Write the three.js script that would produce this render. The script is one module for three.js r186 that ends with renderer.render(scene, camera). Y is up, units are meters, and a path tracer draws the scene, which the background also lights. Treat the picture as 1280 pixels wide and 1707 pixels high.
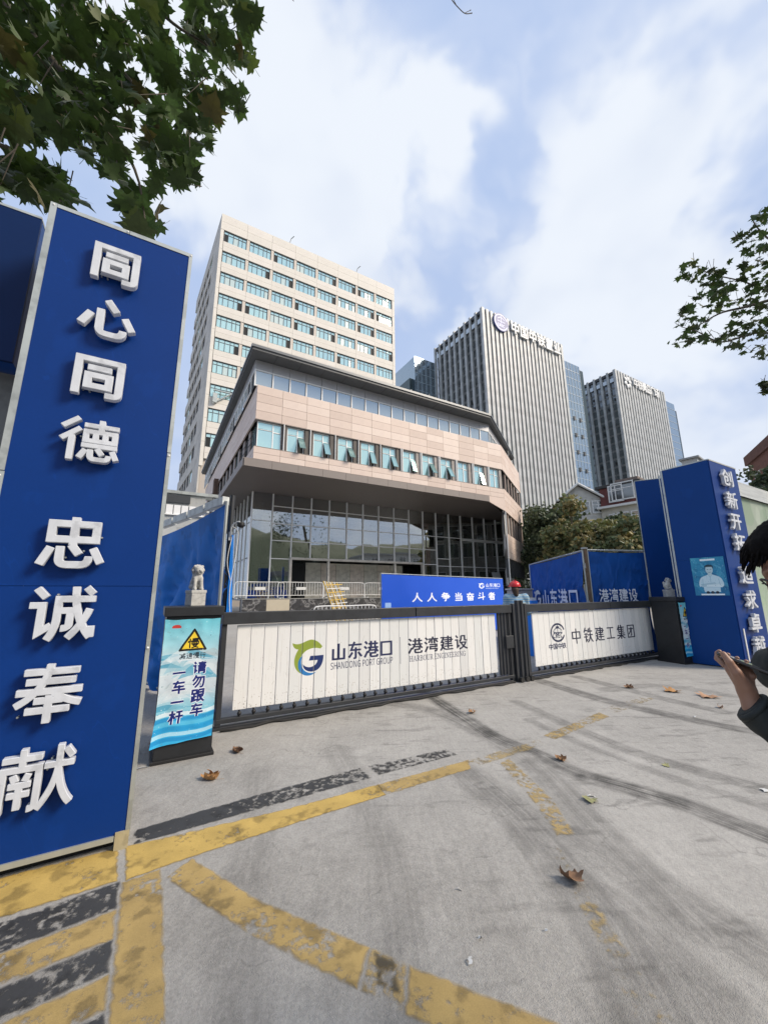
import * as THREE from 'three';
import { mergeGeometries } from 'three/addons/utils/BufferGeometryUtils.js';
import { RoundedBoxGeometry } from 'three/addons/geometries/RoundedBoxGeometry.js';

// ───────── camera, sky, sun, exposure
const scene = new THREE.Scene();
const PW = 1280, PH = 1707, FOC = 653.36, EYE = 1.55;
const YAW = 30.084 * Math.PI / 180, PITCH = 11.851 * Math.PI / 180, ROLL = -0.442 * Math.PI / 180;
const V3 = (x, y, z) => new THREE.Vector3(x, y, z);
const AXF = V3(Math.sin(YAW) * Math.cos(PITCH), Math.sin(PITCH), -Math.cos(YAW) * Math.cos(PITCH));
const r0 = V3(Math.cos(YAW), 0, Math.sin(YAW)), u0 = r0.clone().cross(AXF);
const AXR = r0.clone().multiplyScalar(Math.cos(ROLL)).addScaledVector(u0, Math.sin(ROLL));
const AXU = u0.clone().multiplyScalar(Math.cos(ROLL)).addScaledVector(r0, -Math.sin(ROLL));
const camera = new THREE.PerspectiveCamera(2 * Math.atan(PH / 2 / FOC) * 180 / Math.PI, PW / PH, 0.05, 3000);
camera.position.set(0, EYE, 0);
camera.quaternion.setFromRotationMatrix(new THREE.Matrix4().makeBasis(AXR, AXU, AXF.clone().negate()));
const renderer = new THREE.WebGLRenderer();
renderer.toneMapping = THREE.LinearToneMapping;
renderer.toneMappingExposure = 1.32;
renderer.shadowMap.enabled = true;

// measured directions and places: a point of the photograph on a plane, or at a depth along the view axis
const rayOf = (x, y) => AXR.clone().multiplyScalar((x - PW / 2) / FOC).addScaledVector(AXU, (PH / 2 - y) / FOC).add(AXF);
function at(x, y, axis, val) { const d = rayOf(x, y), t = (val - (axis === 'y' ? EYE : 0)) / d[axis]; return d.multiplyScalar(t).add(V3(0, EYE, 0)); }
const dep = (x, y, d) => rayOf(x, y).multiplyScalar(d).add(V3(0, EYE, 0));
const gnd = (x, y) => { const p = at(x, y, 'y', 0); return [p.x, p.z]; };

// seeded random and noise
function rng(seed) { let s = seed | 0; return () => { s = (s + 0x6d2b79f5) | 0; let t = Math.imul(s ^ (s >>> 15), 1 | s); t = (t + Math.imul(t ^ (t >>> 7), 61 | t)) ^ t; return ((t ^ (t >>> 14)) >>> 0) / 4294967296; }; }
const lerp = (a, b, t) => a + (b - a) * t, clamp = (x, a, b) => Math.min(b, Math.max(a, x)), sstep = (a, b, x) => { const t = clamp((x - a) / (b - a), 0, 1); return t * t * (3 - 2 * t); };
const H2 = new Float32Array(65536); { const r = rng(77); for (let i = 0; i < 65536; i++) H2[i] = r(); }
const hsh = (x, y, p) => H2[((((x % p) + p) % p) + (((y % p) + p) % p) * 167 + p * 13) & 65535];
function vnoise(x, y, p = 256) { const ix = Math.floor(x), iy = Math.floor(y), fx = x - ix, fy = y - iy, s = fx * fx * (3 - 2 * fx), t = fy * fy * (3 - 2 * fy); return lerp(lerp(hsh(ix, iy, p), hsh(ix + 1, iy, p), s), lerp(hsh(ix, iy + 1, p), hsh(ix + 1, iy + 1, p), s), t); }
function fbm(x, y, oct = 4, p = 256) { let a = .5, s = 0, n = 0; for (let i = 0; i < oct; i++) { s += a * vnoise(x, y, p); n += a; a *= .5; x *= 2; y *= 2; p *= 2; } return s / n; }
function v3n(x, y, z) { const iz = Math.floor(z), f = z - iz, t = f * f * (3 - 2 * f); return lerp(vnoise(x + iz * 17.3, y + iz * 31.7, 4096), vnoise(x + (iz + 1) * 17.3, y + (iz + 1) * 31.7, 4096), t); }
function fbm3(x, y, z, oct) { let a = .5, s = 0, n = 0; for (let i = 0; i < oct; i++) { s += a * v3n(x, y, z); n += a; a *= .5; x *= 2.03; y *= 2.03; z *= 2.03; } return s / n; }

{ // sky: thin blue autumn haze with soft broken cloud
  const W = 1536, H = 768, data = new Float32Array(W * H * 4), r = rng(5);
  const blobs = [];
  const blob = (px, py, rad, s) => blobs.push([rayOf(px, py).normalize(), Math.cos(rad), s, rad]);
  for (const [x, y, rad, s] of [[470, 60, .3, .8], [560, 170, .24, .85], [470, 330, .28, .8], [600, 330, .2, .8], [640, 390, .12, .5], [560, 420, .16, .4], [330, 150, .25, .35], [950, 340, .26, .75], [1110, 300, .28, .8], [1010, 240, .18, .4], [1240, 420, .3, .35], [880, 420, .2, .25], [1000, 560, .3, .15], [1220, 700, .3, .35], [740, 280, .12, .15],
    [735, 130, .2, -.95], [705, 440, .13, -.8], [790, 20, .25, -.7], [300, 350, .2, -.9], [230, 470, .2, -.8], [650, 560, .13, -.8], [1030, 90, .3, -.45], [760, 400, .12, -.6], [700, 280, .09, -.55], [880, 470, .12, -.35], [980, 200, .14, -.3]]) blob(x, y, rad, s);
  for (let i = 0; i < 46; i++) { const a = r() * 6.283, e = .15 + r() * 1.1, d = V3(Math.cos(a) * Math.cos(e), Math.sin(e), Math.sin(a) * Math.cos(e)); if (d.dot(AXF) < .35) blobs.push([d, 0, (r() - .42) * 1.1, .2 + r() * .2]); }
  const d = V3();
  for (let j = 0; j < H; j++) for (let i = 0; i < W; i++) {
    const el = ((j + .5) / H - .5) * Math.PI, az = ((i + .5) / W - .5) * 2 * Math.PI;
    d.set(Math.cos(az) * Math.cos(el), Math.sin(el), Math.sin(az) * Math.cos(el));
    const y = Math.max(d.y, 0), o = (j * W + i) * 4;
    const q3 = 2.6, w3 = .55, X = d.x * q3 + 11, Y = y * q3 * 1.25 + 5, Z = d.z * q3 + 7;
    const wx = fbm3(X + 9, Y, Z + 3.1, 3) - .5, wy = fbm3(X, Y + 21, Z + 7.7, 3) - .5;
    let n = fbm3(X + wx * w3, Y + wy * w3, Z - wx * w3, 6) - .5, b = 0; n += .30 * (fbm3(X * 4.2 + wx * 3, Y * 5 + wy * 3, Z * 4.2, 5) - .5);
    for (const [c, , s, rad] of blobs) { const q = Math.acos(clamp(c.dot(d) + (n * .12), -1, 1)) / rad; if (q < 2.2) b += s * Math.exp(-q * q * 1.2); }
    const dens = n * 1.9 + b * .40 + .19;
    const a = sstep(-.46, .56, dens), core = sstep(.12, .72, dens), grey = sstep(.45, .75, fbm3(X * 1.7 + 40, Y * 1.7, Z * 1.7, 4) + (1 - a) * .15);
    const h = Math.pow(1 - y, 2.5);
    const sky = [lerp(.335, .51, h), lerp(.435, .59, h), lerp(.645, .715, h)];
    const cl = [lerp(.455, .68, core) - grey * .085, lerp(.53, .715, core) - grey * .075, lerp(.69, .765, core) - grey * .045];
    for (let c = 0; c < 3; c++) data[o + c] = lerp(sky[c], cl[c], a * lerp(.92, .7, h));
    data[o + 3] = 1;
  }
  const t = new THREE.DataTexture(data, W, H, THREE.RGBAFormat, THREE.FloatType);
  t.mapping = THREE.EquirectangularReflectionMapping; t.magFilter = THREE.LinearFilter; t.needsUpdate = true;
  scene.background = t; scene.environment = t;
}
const sun = new THREE.DirectionalLight(0xfff0dc, 3.3);
sun.position.set(4 + 58, 63, -6 + 57); sun.target.position.set(4, 0, -6);
sun.castShadow = true; sun.shadow.radius = 38; sun.shadow.mapSize.set(2048, 2048);
Object.assign(sun.shadow.camera, { left: -60, right: 60, top: 60, bottom: -60, near: 1, far: 300 });
scene.add(sun, sun.target);

// ───────── helpers
const used = {};
const numbered = (n) => { const k = used[n] = (used[n] ?? -1) + 1; return k ? n + '_' + String(k).padStart(3, '0') : n; };
const shade = (m) => { m.castShadow = true; m.receiveShadow = true; return m; };
function tag(o, label, category, group, kind) { o.userData.label = label; if (category) o.userData.category = category; if (group) o.userData.group = group; if (kind) o.userData.kind = kind; return o; }
function thing(name, label, category, p = [0, 0, 0], turn = 0, group) { const o = new THREE.Group(); o.name = numbered(name); o.position.set(...p); o.rotation.y = turn; scene.add(o); return tag(o, label, category, group); }
const merged = (g) => Array.isArray(g) ? (g.length > 1 ? mergeGeometries(g.map((x) => { const y = x.index ? x.toNonIndexed() : x.clone(); for (const k of Object.keys(y.attributes)) if (!['position', 'normal', 'uv'].includes(k)) y.deleteAttribute(k); return y; })) : g[0]) : g;
function part(parent, name, geo, mat, p) { const m = shade(new THREE.Mesh(merged(geo), mat)); m.name = name; if (p) m.position.set(...p); parent.add(m); return m; }
// a part whose geometry is written in world coordinates
function wpart(parent, name, geo, mat) { const g = merged(geo), root = parent.userData.root ?? parent; const m = part(parent, name, g, mat); m.userData.root = root; if (parent === root || !parent.isMesh) m.position.copy(root.position).negate(); return m; }
function solo(name, geo, mat, label, category, group, kind) { const m = shade(new THREE.Mesh(merged(geo), mat)); m.name = numbered(name); scene.add(m); return tag(m, label, category, group, kind); }
// uv in metres by the way each face points
function uvM(g, s = 1) {
  const p = g.attributes.position, n = g.attributes.normal, uv = new Float32Array(p.count * 2);
  for (let i = 0; i < p.count; i++) { const x = p.getX(i), y = p.getY(i), z = p.getZ(i), a = Math.abs(n.getX(i)), b = Math.abs(n.getY(i)), c = Math.abs(n.getZ(i)); const q = b > a && b > c ? [x, z] : a > c ? [z, y] : [x, y]; uv[i * 2] = q[0] * s; uv[i * 2 + 1] = q[1] * s; }
  g.setAttribute('uv', new THREE.BufferAttribute(uv, 2)); return g;
}
const box = (x0, x1, y0, y1, z0, z1) => uvM(new THREE.BoxGeometry(Math.abs(x1 - x0), Math.abs(y1 - y0), Math.abs(z1 - z0)).translate((x0 + x1) / 2, (y0 + y1) / 2, (z0 + z1) / 2));
const rbox = (x0, x1, y0, y1, z0, z1, r = .01) => uvM(new RoundedBoxGeometry(Math.abs(x1 - x0), Math.abs(y1 - y0), Math.abs(z1 - z0), 1, r).translate((x0 + x1) / 2, (y0 + y1) / 2, (z0 + z1) / 2));
function rod(a, b, r0, r1 = r0, seg = 8) { const A = Array.isArray(a) ? V3(...a) : a, B = Array.isArray(b) ? V3(...b) : b, d = B.clone().sub(A), L = d.length(); const g = new THREE.CylinderGeometry(r1, r0, L, seg, 1); g.translate(0, L / 2, 0); g.applyQuaternion(new THREE.Quaternion().setFromUnitVectors(V3(0, 1, 0), d.normalize())); return g.translate(A.x, A.y, A.z); }
const tubeOf = (pts, r, seg = 24, rs = 7) => new THREE.TubeGeometry(new THREE.CatmullRomCurve3(pts.map((p) => Array.isArray(p) ? V3(...p) : p)), seg, r, rs);
// a box laid along a line on plan from A to B ([x, z]); out is the thickness to the right-hand (outer) side
function along(A, B, s0, s1, y0, y1, in_, out) { const dx = B[0] - A[0], dz = B[1] - A[1], L = Math.hypot(dx, dz), g = box(s0, s1, y0, y1, -in_, out); g.rotateY(-Math.atan2(dz, dx)); return g.translate(A[0], 0, A[1]); }
const grid = (nu, nv, f) => { const P = [], U = [], I = []; for (let j = 0; j <= nv; j++) for (let i = 0; i <= nu; i++) { const q = f(i / nu, j / nv); P.push(q.x, q.y, q.z); U.push(q.u ?? i / nu, q.v ?? j / nv); } for (let j = 0; j < nv; j++) for (let i = 0; i < nu; i++) { const a = j * (nu + 1) + i, b = a + 1, c = a + nu + 1, e = c + 1; I.push(a, b, e, a, e, c); } const g = new THREE.BufferGeometry(); g.setAttribute('position', new THREE.Float32BufferAttribute(P, 3)); g.setAttribute('uv', new THREE.Float32BufferAttribute(U, 2)); g.setIndex(I); g.computeVertexNormals(); return g; };
const planPrism = (pts, y0, y1) => { const g = new THREE.ExtrudeGeometry(new THREE.Shape(pts.map(([x, z]) => new THREE.Vector2(x, -z))), { depth: y1 - y0, bevelEnabled: false }); g.rotateX(-Math.PI / 2); g.translate(0, y0, 0); return uvM(g); };

// textures
function dataTex(n, f, o = {}) { const w = n, h = o.h ?? n, d = new Uint8Array(w * h * 4); for (let j = 0; j < h; j++) for (let i = 0; i < w; i++) { const c = f(i / w, j / h, i, j), k = (j * w + i) * 4; const a = Array.isArray(c) ? c : [c, c, c]; d[k] = clamp(a[0] * 255, 0, 255); d[k + 1] = clamp(a[1] * 255, 0, 255); d[k + 2] = clamp(a[2] * 255, 0, 255); d[k + 3] = 255; } const t = new THREE.DataTexture(d, w, h); t.wrapS = t.wrapT = o.clampEdge ? THREE.ClampToEdgeWrapping : THREE.RepeatWrapping; t.magFilter = THREE.LinearFilter; t.minFilter = THREE.LinearMipmapLinearFilter; if (o.srgb) t.colorSpace = THREE.SRGBColorSpace; t.needsUpdate = true; return t; }
const rep = (t, sx, sy = sx) => { const c = t.clone(); c.repeat.set(sx, sy); c.needsUpdate = true; return c; };
const tGrain = dataTex(512, (u, v) => .84 + .1 * fbm(u * 6, v * 6, 5, 6) + .06 * vnoise(u * 256, v * 256, 256));
const tFine = dataTex(256, (u, v) => .55 + .45 * (vnoise(u * 128, v * 128, 128) * .6 + vnoise(u * 32, v * 32, 32) * .4));
const tDirty = dataTex(512, (u, v) => { const n = fbm(u * 5, v * 5, 6, 5), s = fbm(u * 24, v * 3, 4, 24); return .72 + .3 * n + .12 * (s - .5) - .16 * sstep(.58, .72, fbm(u * 9 + 3, v * 9, 5, 9)); });
const tStone = dataTex(512, (u, v, i, j) => { const s = H2[(i * 7919 + j * 104729) & 65535], n = fbm(u * 4, v * 4, 4, 4), m = vnoise(u * 128, v * 128, 128); const k = .82 + .12 * n + .1 * (m - .5) - (s > .93 ? .14 : 0); return [k, k * (.985 + .02 * n), k * (.97 + .04 * m)]; });
const tMarble = dataTex(512, (u, v) => { const n = fbm(u * 4 + fbm(u * 3, v * 3, 4, 3) * 1.3, v * 4, 5, 4), vein = Math.pow(1 - Math.abs(n - .5) * 2, 22); return .035 + .03 * fbm(u * 16, v * 16, 4, 16) + .22 * vein; });
const tScuff = dataTex(1024, (u, v, i, j) => { let k = .80 + .10 * fbm(u * 5, v * 5, 5, 5) + .05 * vnoise(u * 256, v * 256, 256); const s = Math.abs(fbm(u * 9 + v * 3, v * 2, 4, 9) - .5), d = H2[(i * 7919 + j * 104729) & 65535]; if (s < .0028) k += .14; if (d > .9988) k += .35; const sm = sstep(.64, .72, fbm(u * 12, v * 7 + 3, 5, 12)); return k + .07 * sm; });
const lin = (hex) => new THREE.Color(hex);
function mat(color, rough = .6, o = {}) { const { k = 1, ...rest } = o, c = Array.isArray(color) ? new THREE.Color().setRGB(...color) : lin(color); const m = new THREE.MeshPhysicalMaterial({ color: c, roughness: rough, ...rest }); return m; }
const M = {
  bluePaint: mat([.0028, .036, .20], .42, { map: rep(tScuff, .45), specularIntensity: .35 }),
  bluePaintB: mat([.0035, .052, .235], .42, { map: rep(tScuff, .45), specularIntensity: .35 }),
  galv: mat([.52, .55, .53], .42, { metalness: .55, map: rep(tDirty, .9) }),
  galvDull: mat([.42, .43, .42], .55, { metalness: .3, map: rep(tDirty, .7) }),
  letter: mat([.64, .67, .72], .42, { map: rep(tDirty, 1.7) }),
  white: mat([.74, .75, .74], .5, { map: rep(tGrain, .8) }),
  whiteAl: mat([.84, .85, .85], .45, { map: rep(tGrain, .7) }),
  darkFrame: mat([.045, .05, .055], .45, { map: rep(tGrain, .7) }),
  gateDark: mat([.032, .035, .04], .42, { map: rep(tDirty, 1.1) }),
  pillar: mat([.022, .024, .027], .4, { map: rep(tDirty, 1.3) }),
  black: mat([.012, .012, .013], .6),
  rubber: mat([.02, .02, .02], .85),
  pink: [mat([.71, .585, .515], .55, { map: rep(tStone, .55) }), mat([.655, .535, .47], .58, { map: rep(tStone, .62) }), mat([.75, .63, .56], .5, { map: rep(tStone, .5) })],
  pinkSide: mat([.67, .55, .48], .55, { map: rep(tStone, .55) }),
  fascia: mat([.235, .205, .19], .55, { map: rep(tGrain, .5) }),
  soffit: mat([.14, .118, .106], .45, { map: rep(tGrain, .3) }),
  greyPanel: mat([.44, .44, .455], .38, { map: rep(tGrain, .3), metalness: .25 }),
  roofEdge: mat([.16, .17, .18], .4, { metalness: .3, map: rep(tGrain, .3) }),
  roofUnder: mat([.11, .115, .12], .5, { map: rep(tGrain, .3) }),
  coreDark: mat([.085, .07, .062], .8, { map: rep(tDirty, .4) }),
  pier: mat([.085, .075, .068], .6, { map: rep(tDirty, .5) }),
  tealGlass: mat([.52, .76, .75], .05, { metalness: .62, ior: 1.6 }),
  stripGlass: mat([.42, .50, .55], .07, { metalness: .6, ior: 1.6 }),
  towerGlass: mat([.56, .80, .79], .06, { metalness: .6 }),
  hallGlass: new THREE.MeshPhysicalMaterial({ color: new THREE.Color(.66, .70, .67), roughness: .02, transmission: 1, thickness: 0, ior: 3.8 }),
  cream: [mat([.77, .735, .67], .65, { map: rep(tStone, .2) }), mat([.75, .715, .65], .65, { map: rep(tStone, .24) }), mat([.79, .75, .69], .65, { map: rep(tStone, .18) })],
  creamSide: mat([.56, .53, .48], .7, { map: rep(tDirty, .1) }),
  towerBlind: mat([.60, .72, .70], .25, { metalness: .25, map: rep(tGrain, 1) }),
  blackHole: mat([.006, .008, .009], .7),
  fin: mat([.46, .48, .485], .5, { map: rep(tDirty, .08) }),
  finB: mat([.42, .445, .45], .5, { map: rep(tDirty, .07) }),
  r1Glass: mat([.24, .26, .27], .1, { metalness: .6, map: rep(tDirty, .05) }),
  blueGlass: mat([.36, .45, .52], .08, { metalness: .75, map: rep(tGrain, .08) }),
  lionStone: mat([.52, .52, .49], .85, { map: rep(tDirty, 6) }),
  barrier: mat([.72, .73, .72], .45),
  yellow: mat([.62, .42, .09], .5),
  bark: mat([.10, .085, .065], .9, { map: rep(tDirty, 1.5) }),
};

// ───────── lettering: strokes of each character on a 100 x 100 square
const GL = {
  同: 'M14 97V11H86V84Q86 93 77 93H64 M30 31H70 M32 49H68V75H32Z', 心: 'M20 44L5 76 M36 30V76Q36 91 50 91H64Q79 91 79 74 M46 4L64 30 M80 40L95 70',
  德: 'M30 3L6 26 M34 26L6 54 M22 44V98 M40 17H97 M68 3V30 M44 31H92V52H44Z M60 31V52 M76 31V52 M39 63H97 M46 73L37 92 M54 72V84Q54 93 63 93H77Q85 93 85 82 M65 69L74 82 M90 71L98 90',
  忠: 'M16 14H84V44H16Z M50 1V54 M18 60L5 92 M32 58V80Q32 92 45 92H64Q77 92 77 76 M48 54L61 72 M82 60L96 88',
  诚: 'M10 6L24 22 M3 36H20V84L36 72 M97 25H43V58Q43 80 33 97 M43 46H62V70Q62 78 51 78 M66 3Q68 60 95 95 M95 95V76 M90 44Q82 72 62 95 M82 4L93 16',
  奉: 'M12 14H88 M16 30H84 M5 47H95 M46 2Q44 46 6 68 M54 46Q66 62 95 70 M30 62H70 M20 78H80 M50 54V99',
  献: 'M3 16H54 M29 2V32 M6 98V32H52V86Q52 94 43 94 M19 40L23 50 M39 40L35 50 M15 56H43 M15 70H43 M29 56V92 M59 32H99 M78 2V32Q76 70 55 97 M78 36Q82 76 99 96 M86 8L96 22',
  创: 'M30 2Q22 26 3 42 M30 6Q40 24 58 38 M16 46V82Q16 92 27 92H46Q56 92 56 78 M16 46H44V62Q44 70 32 70 M70 14V70 M90 2V86Q90 95 77 94',
  新: 'M28 1V12 M5 16H52 M17 22L22 34 M41 22L36 34 M3 41H55 M5 57H53 M29 41V97 M18 66L5 86 M40 66L53 82 M93 5L62 16 M64 16V50Q64 78 54 97 M64 42H99 M83 42V99',
  开: 'M9 14H91 M3 48H97 M32 14V48Q32 82 9 97 M69 14V99', 拓: 'M3 24H38 M22 2V84Q22 94 7 92 M3 64L38 50 M43 16H99 M67 16Q60 48 39 68 M57 50H93V92H57Z',
  追: 'M62 2L56 18 M44 16V74 M44 18H86V42H44 M44 50H91V73H44 M9 8L20 22 M3 38H20V76 M20 74Q10 84 3 94 M18 78Q30 92 50 92H99',
  求: 'M5 24H95 M50 2V88Q50 96 35 94 M74 4L87 16 M13 38L30 54 M8 84L40 62 M87 38L64 56 M56 50Q72 78 97 92',
  卓: 'M50 1V26 M50 12H88 M20 28H80V62H20Z M20 45H80 M3 78H97 M50 62V99', 越: 'M6 18H46 M26 2V38 M3 38H49 M28 38V78 M28 56H46 M14 50Q12 76 3 95 M10 76Q26 92 50 92H99 M52 24H97 M56 24V72L68 62 M72 4Q74 50 95 78 M92 38Q80 64 65 78 M84 6L93 16',
  山: 'M50 6V90 M14 34V90H86V34', 东: 'M8 19H92 M44 3L22 48H87 M53 34V88Q53 96 40 94 M30 62L9 88 M70 62L93 86',
  港: 'M8 6L22 20 M3 34L18 46 M5 95L25 62 M33 20H97 M29 42H99 M50 4V42 M78 4V42 M46 44Q40 58 27 70 M80 42Q86 56 99 66 M48 57H80V74H48V86Q48 94 58 94H88Q95 94 95 82',
  口: 'M13 16H87V90H13Z', 湾: 'M8 6L22 20 M3 34L18 46 M5 95L25 62 M62 1V12 M31 16H99 M54 16V44 M73 16V44 M42 23L33 40 M85 23L95 38 M39 52H89V65H42V79H90Q90 96 75 94',
  建: 'M38 15H86V41H38 M31 28H99 M62 2V84 M37 55H91 M33 70H97 M5 13H28L10 44H26Q22 76 3 95 M9 56Q26 91 50 91H99', 设: 'M10 6L22 22 M3 36H20V84L34 72 M50 10V24Q50 38 37 46 M50 10H78V33Q78 42 97 40 M41 54H86Q74 84 37 97 M50 56Q66 86 99 96',
  中: 'M11 25H89V65H11Z M50 2V99', 铁: 'M22 2L5 32 M14 21H41 M8 43H41 M3 62H41 M23 43V91L41 78 M58 8L47 34 M53 26H95 M43 50H99 M72 2V50Q68 82 41 97 M72 54Q80 84 99 96',
  工: 'M12 15H88 M50 15V86 M3 86H97', 集: 'M32 2L9 34 M24 20V60 M50 2L57 14 M24 18H92 M24 32H87 M24 46H87 M24 60H93 M57 18V60 M3 73H97 M50 62V99 M44 74Q30 88 5 95 M56 74Q70 88 95 95',
  团: 'M9 9H91V93H9Z M23 34H79 M57 20V74Q57 83 43 80 M54 36Q44 58 23 72', 国: 'M9 9H91V93H9Z M26 28H74 M30 50H70 M23 75H77 M50 28V75 M62 57L71 67',
  人: 'M50 4Q50 62 5 97 M51 34Q60 74 96 96', 争: 'M36 2Q28 20 9 33 M30 14H67L54 31 M20 32H81V63 M3 47H97 M20 63H81 M50 32V88Q50 96 35 94', 当: 'M50 2V42 M19 11L32 33 M81 11L68 33 M12 44H87V93H11 M16 68H87',
  奋: 'M5 24H95 M46 2Q42 36 6 55 M54 24Q66 46 95 54 M22 56H79V95H22Z M22 75H79 M50 56V95', 斗: 'M24 8L42 24 M15 34L34 50 M3 75L97 58 M70 2V99', 者: 'M15 18H73 M44 2V38 M3 38H97 M85 8Q60 46 6 68 M31 56H81V95H31Z M31 75H81',
  慢: 'M18 2V99 M6 24L3 46 M28 22L34 36 M44 6H91V30H44Z M44 18H91 M38 38H97V58H38Z M57 38V58 M77 38V58 M42 68H87Q70 92 35 97 M50 70Q66 92 99 97',
  减: 'M5 13L20 26 M3 92L23 56 M97 24H34V60Q34 82 23 97 M42 40H62 M44 52H62V74H44Z M70 2Q72 68 97 94 M92 46Q84 72 63 93 M82 5L93 16', 速: 'M40 16H97 M68 2V80 M46 30H91V50H46Z M64 50Q54 66 39 75 M72 52Q80 66 97 74 M9 8L20 22 M3 38H20V76 M20 74Q10 84 3 94 M18 78Q30 92 50 92H99',
  行: 'M30 3L6 26 M34 28L6 54 M22 44V99 M46 16H95 M40 42H99 M74 42V86Q74 96 59 94', 请: 'M10 6L22 22 M3 36H20V84L34 72 M40 14H97 M44 26H93 M38 38H99 M68 2V38 M48 97V48H89V88Q89 95 78 94 M48 62H89 M48 76H89',
  勿: 'M30 2Q24 28 5 46 M26 20H87Q87 80 77 92Q72 96 59 92 M46 22Q36 56 9 76 M66 22Q56 70 23 96', 跟: 'M10 9H42V36H10Z M26 36V86 M26 58H45 M12 54V88 M3 93L47 82 M54 7H91V46H54 M54 27H91 M54 7V92L74 81 M93 54L74 66 M66 48Q76 82 99 96',
  车: 'M10 18H91 M44 2L23 46H87 M3 68H97 M54 34V99', 一: 'M5 50H95', 杆: 'M3 28H45 M24 2V99 M24 30Q18 58 3 76 M26 34L45 62 M52 14H95 M47 46H99 M73 14V99',
  置: 'M15 6H85V24H15Z M38 6V24 M62 6V24 M8 35H92 M50 26V45 M28 45H74V80H28Z M28 57H74 M28 68H74 M13 50V93H95', 业: 'M36 4V90 M64 4V90 M3 92H97 M10 30L23 68 M90 30L77 68',
  青: 'M14 13H86 M20 25H80 M5 38H95 M50 2V38 M24 97V48H76V88Q76 95 64 94 M24 62H76 M24 76H76', 岛: 'M45 1L34 14 M24 14H77V40 M24 14V56H85Q85 91 76 95H65 M46 22L57 33 M14 66V90H64V66 M39 58V90', 广: 'M50 1V16 M16 19H95 M20 19V50Q20 82 5 97', 场: 'M3 34H37 M20 6V82 M3 86L39 72 M44 12H87L50 42H93Q91 91 78 93H69 M64 44Q56 72 39 83 M80 44Q72 82 49 97',
};
function drawChar(ctx, ch, x, y, w, h, lw, color, dx = 0) { // x, y: top left; lw in hundredths of the square
  const p = new Path2D(GL[ch]);
  for (const o of dx ? [-dx, 0, dx] : [0]) { ctx.save(); ctx.translate(x + o, y); ctx.scale(w / 100, h / 100); ctx.lineWidth = lw; ctx.lineJoin = 'miter'; ctx.lineCap = 'butt'; ctx.miterLimit = 3; ctx.strokeStyle = color; ctx.stroke(p); ctx.restore(); }
}
// a line of characters whose corners are given: p0 = top left, p1 = top right, p2 = bottom left (canvas pixels)
function drawRun(ctx, text, x0, y0, x1, y1, lw, color, gap = .12, dx = 0) { const n = text.length, cw = (x1 - x0) / (n + gap * (n - 1)); [...text].forEach((c, i) => drawChar(ctx, c, x0 + i * cw * (1 + gap), y0, cw, y1 - y0, lw, color, dx)); }
function canvasTex(w, h, f) { const c = document.createElement('canvas'); c.width = w; c.height = h; const x = c.getContext('2d'); f(x, w, h); const t = new THREE.CanvasTexture(c); t.colorSpace = THREE.SRGBColorSpace; return t; }
function speckle(ctx, w, h, n, seed, cols, r0, r1) { const r = rng(seed); for (let i = 0; i < n; i++) { ctx.fillStyle = cols[Math.floor(r() * cols.length)]; ctx.globalAlpha = .15 + r() * .5; const s = r0 + r() * (r1 - r0); ctx.beginPath(); ctx.ellipse(r() * w, r() * h, s, s * (.3 + r() * .7), r() * 3, 0, 7); ctx.fill(); } ctx.globalAlpha = 1; }
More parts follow.
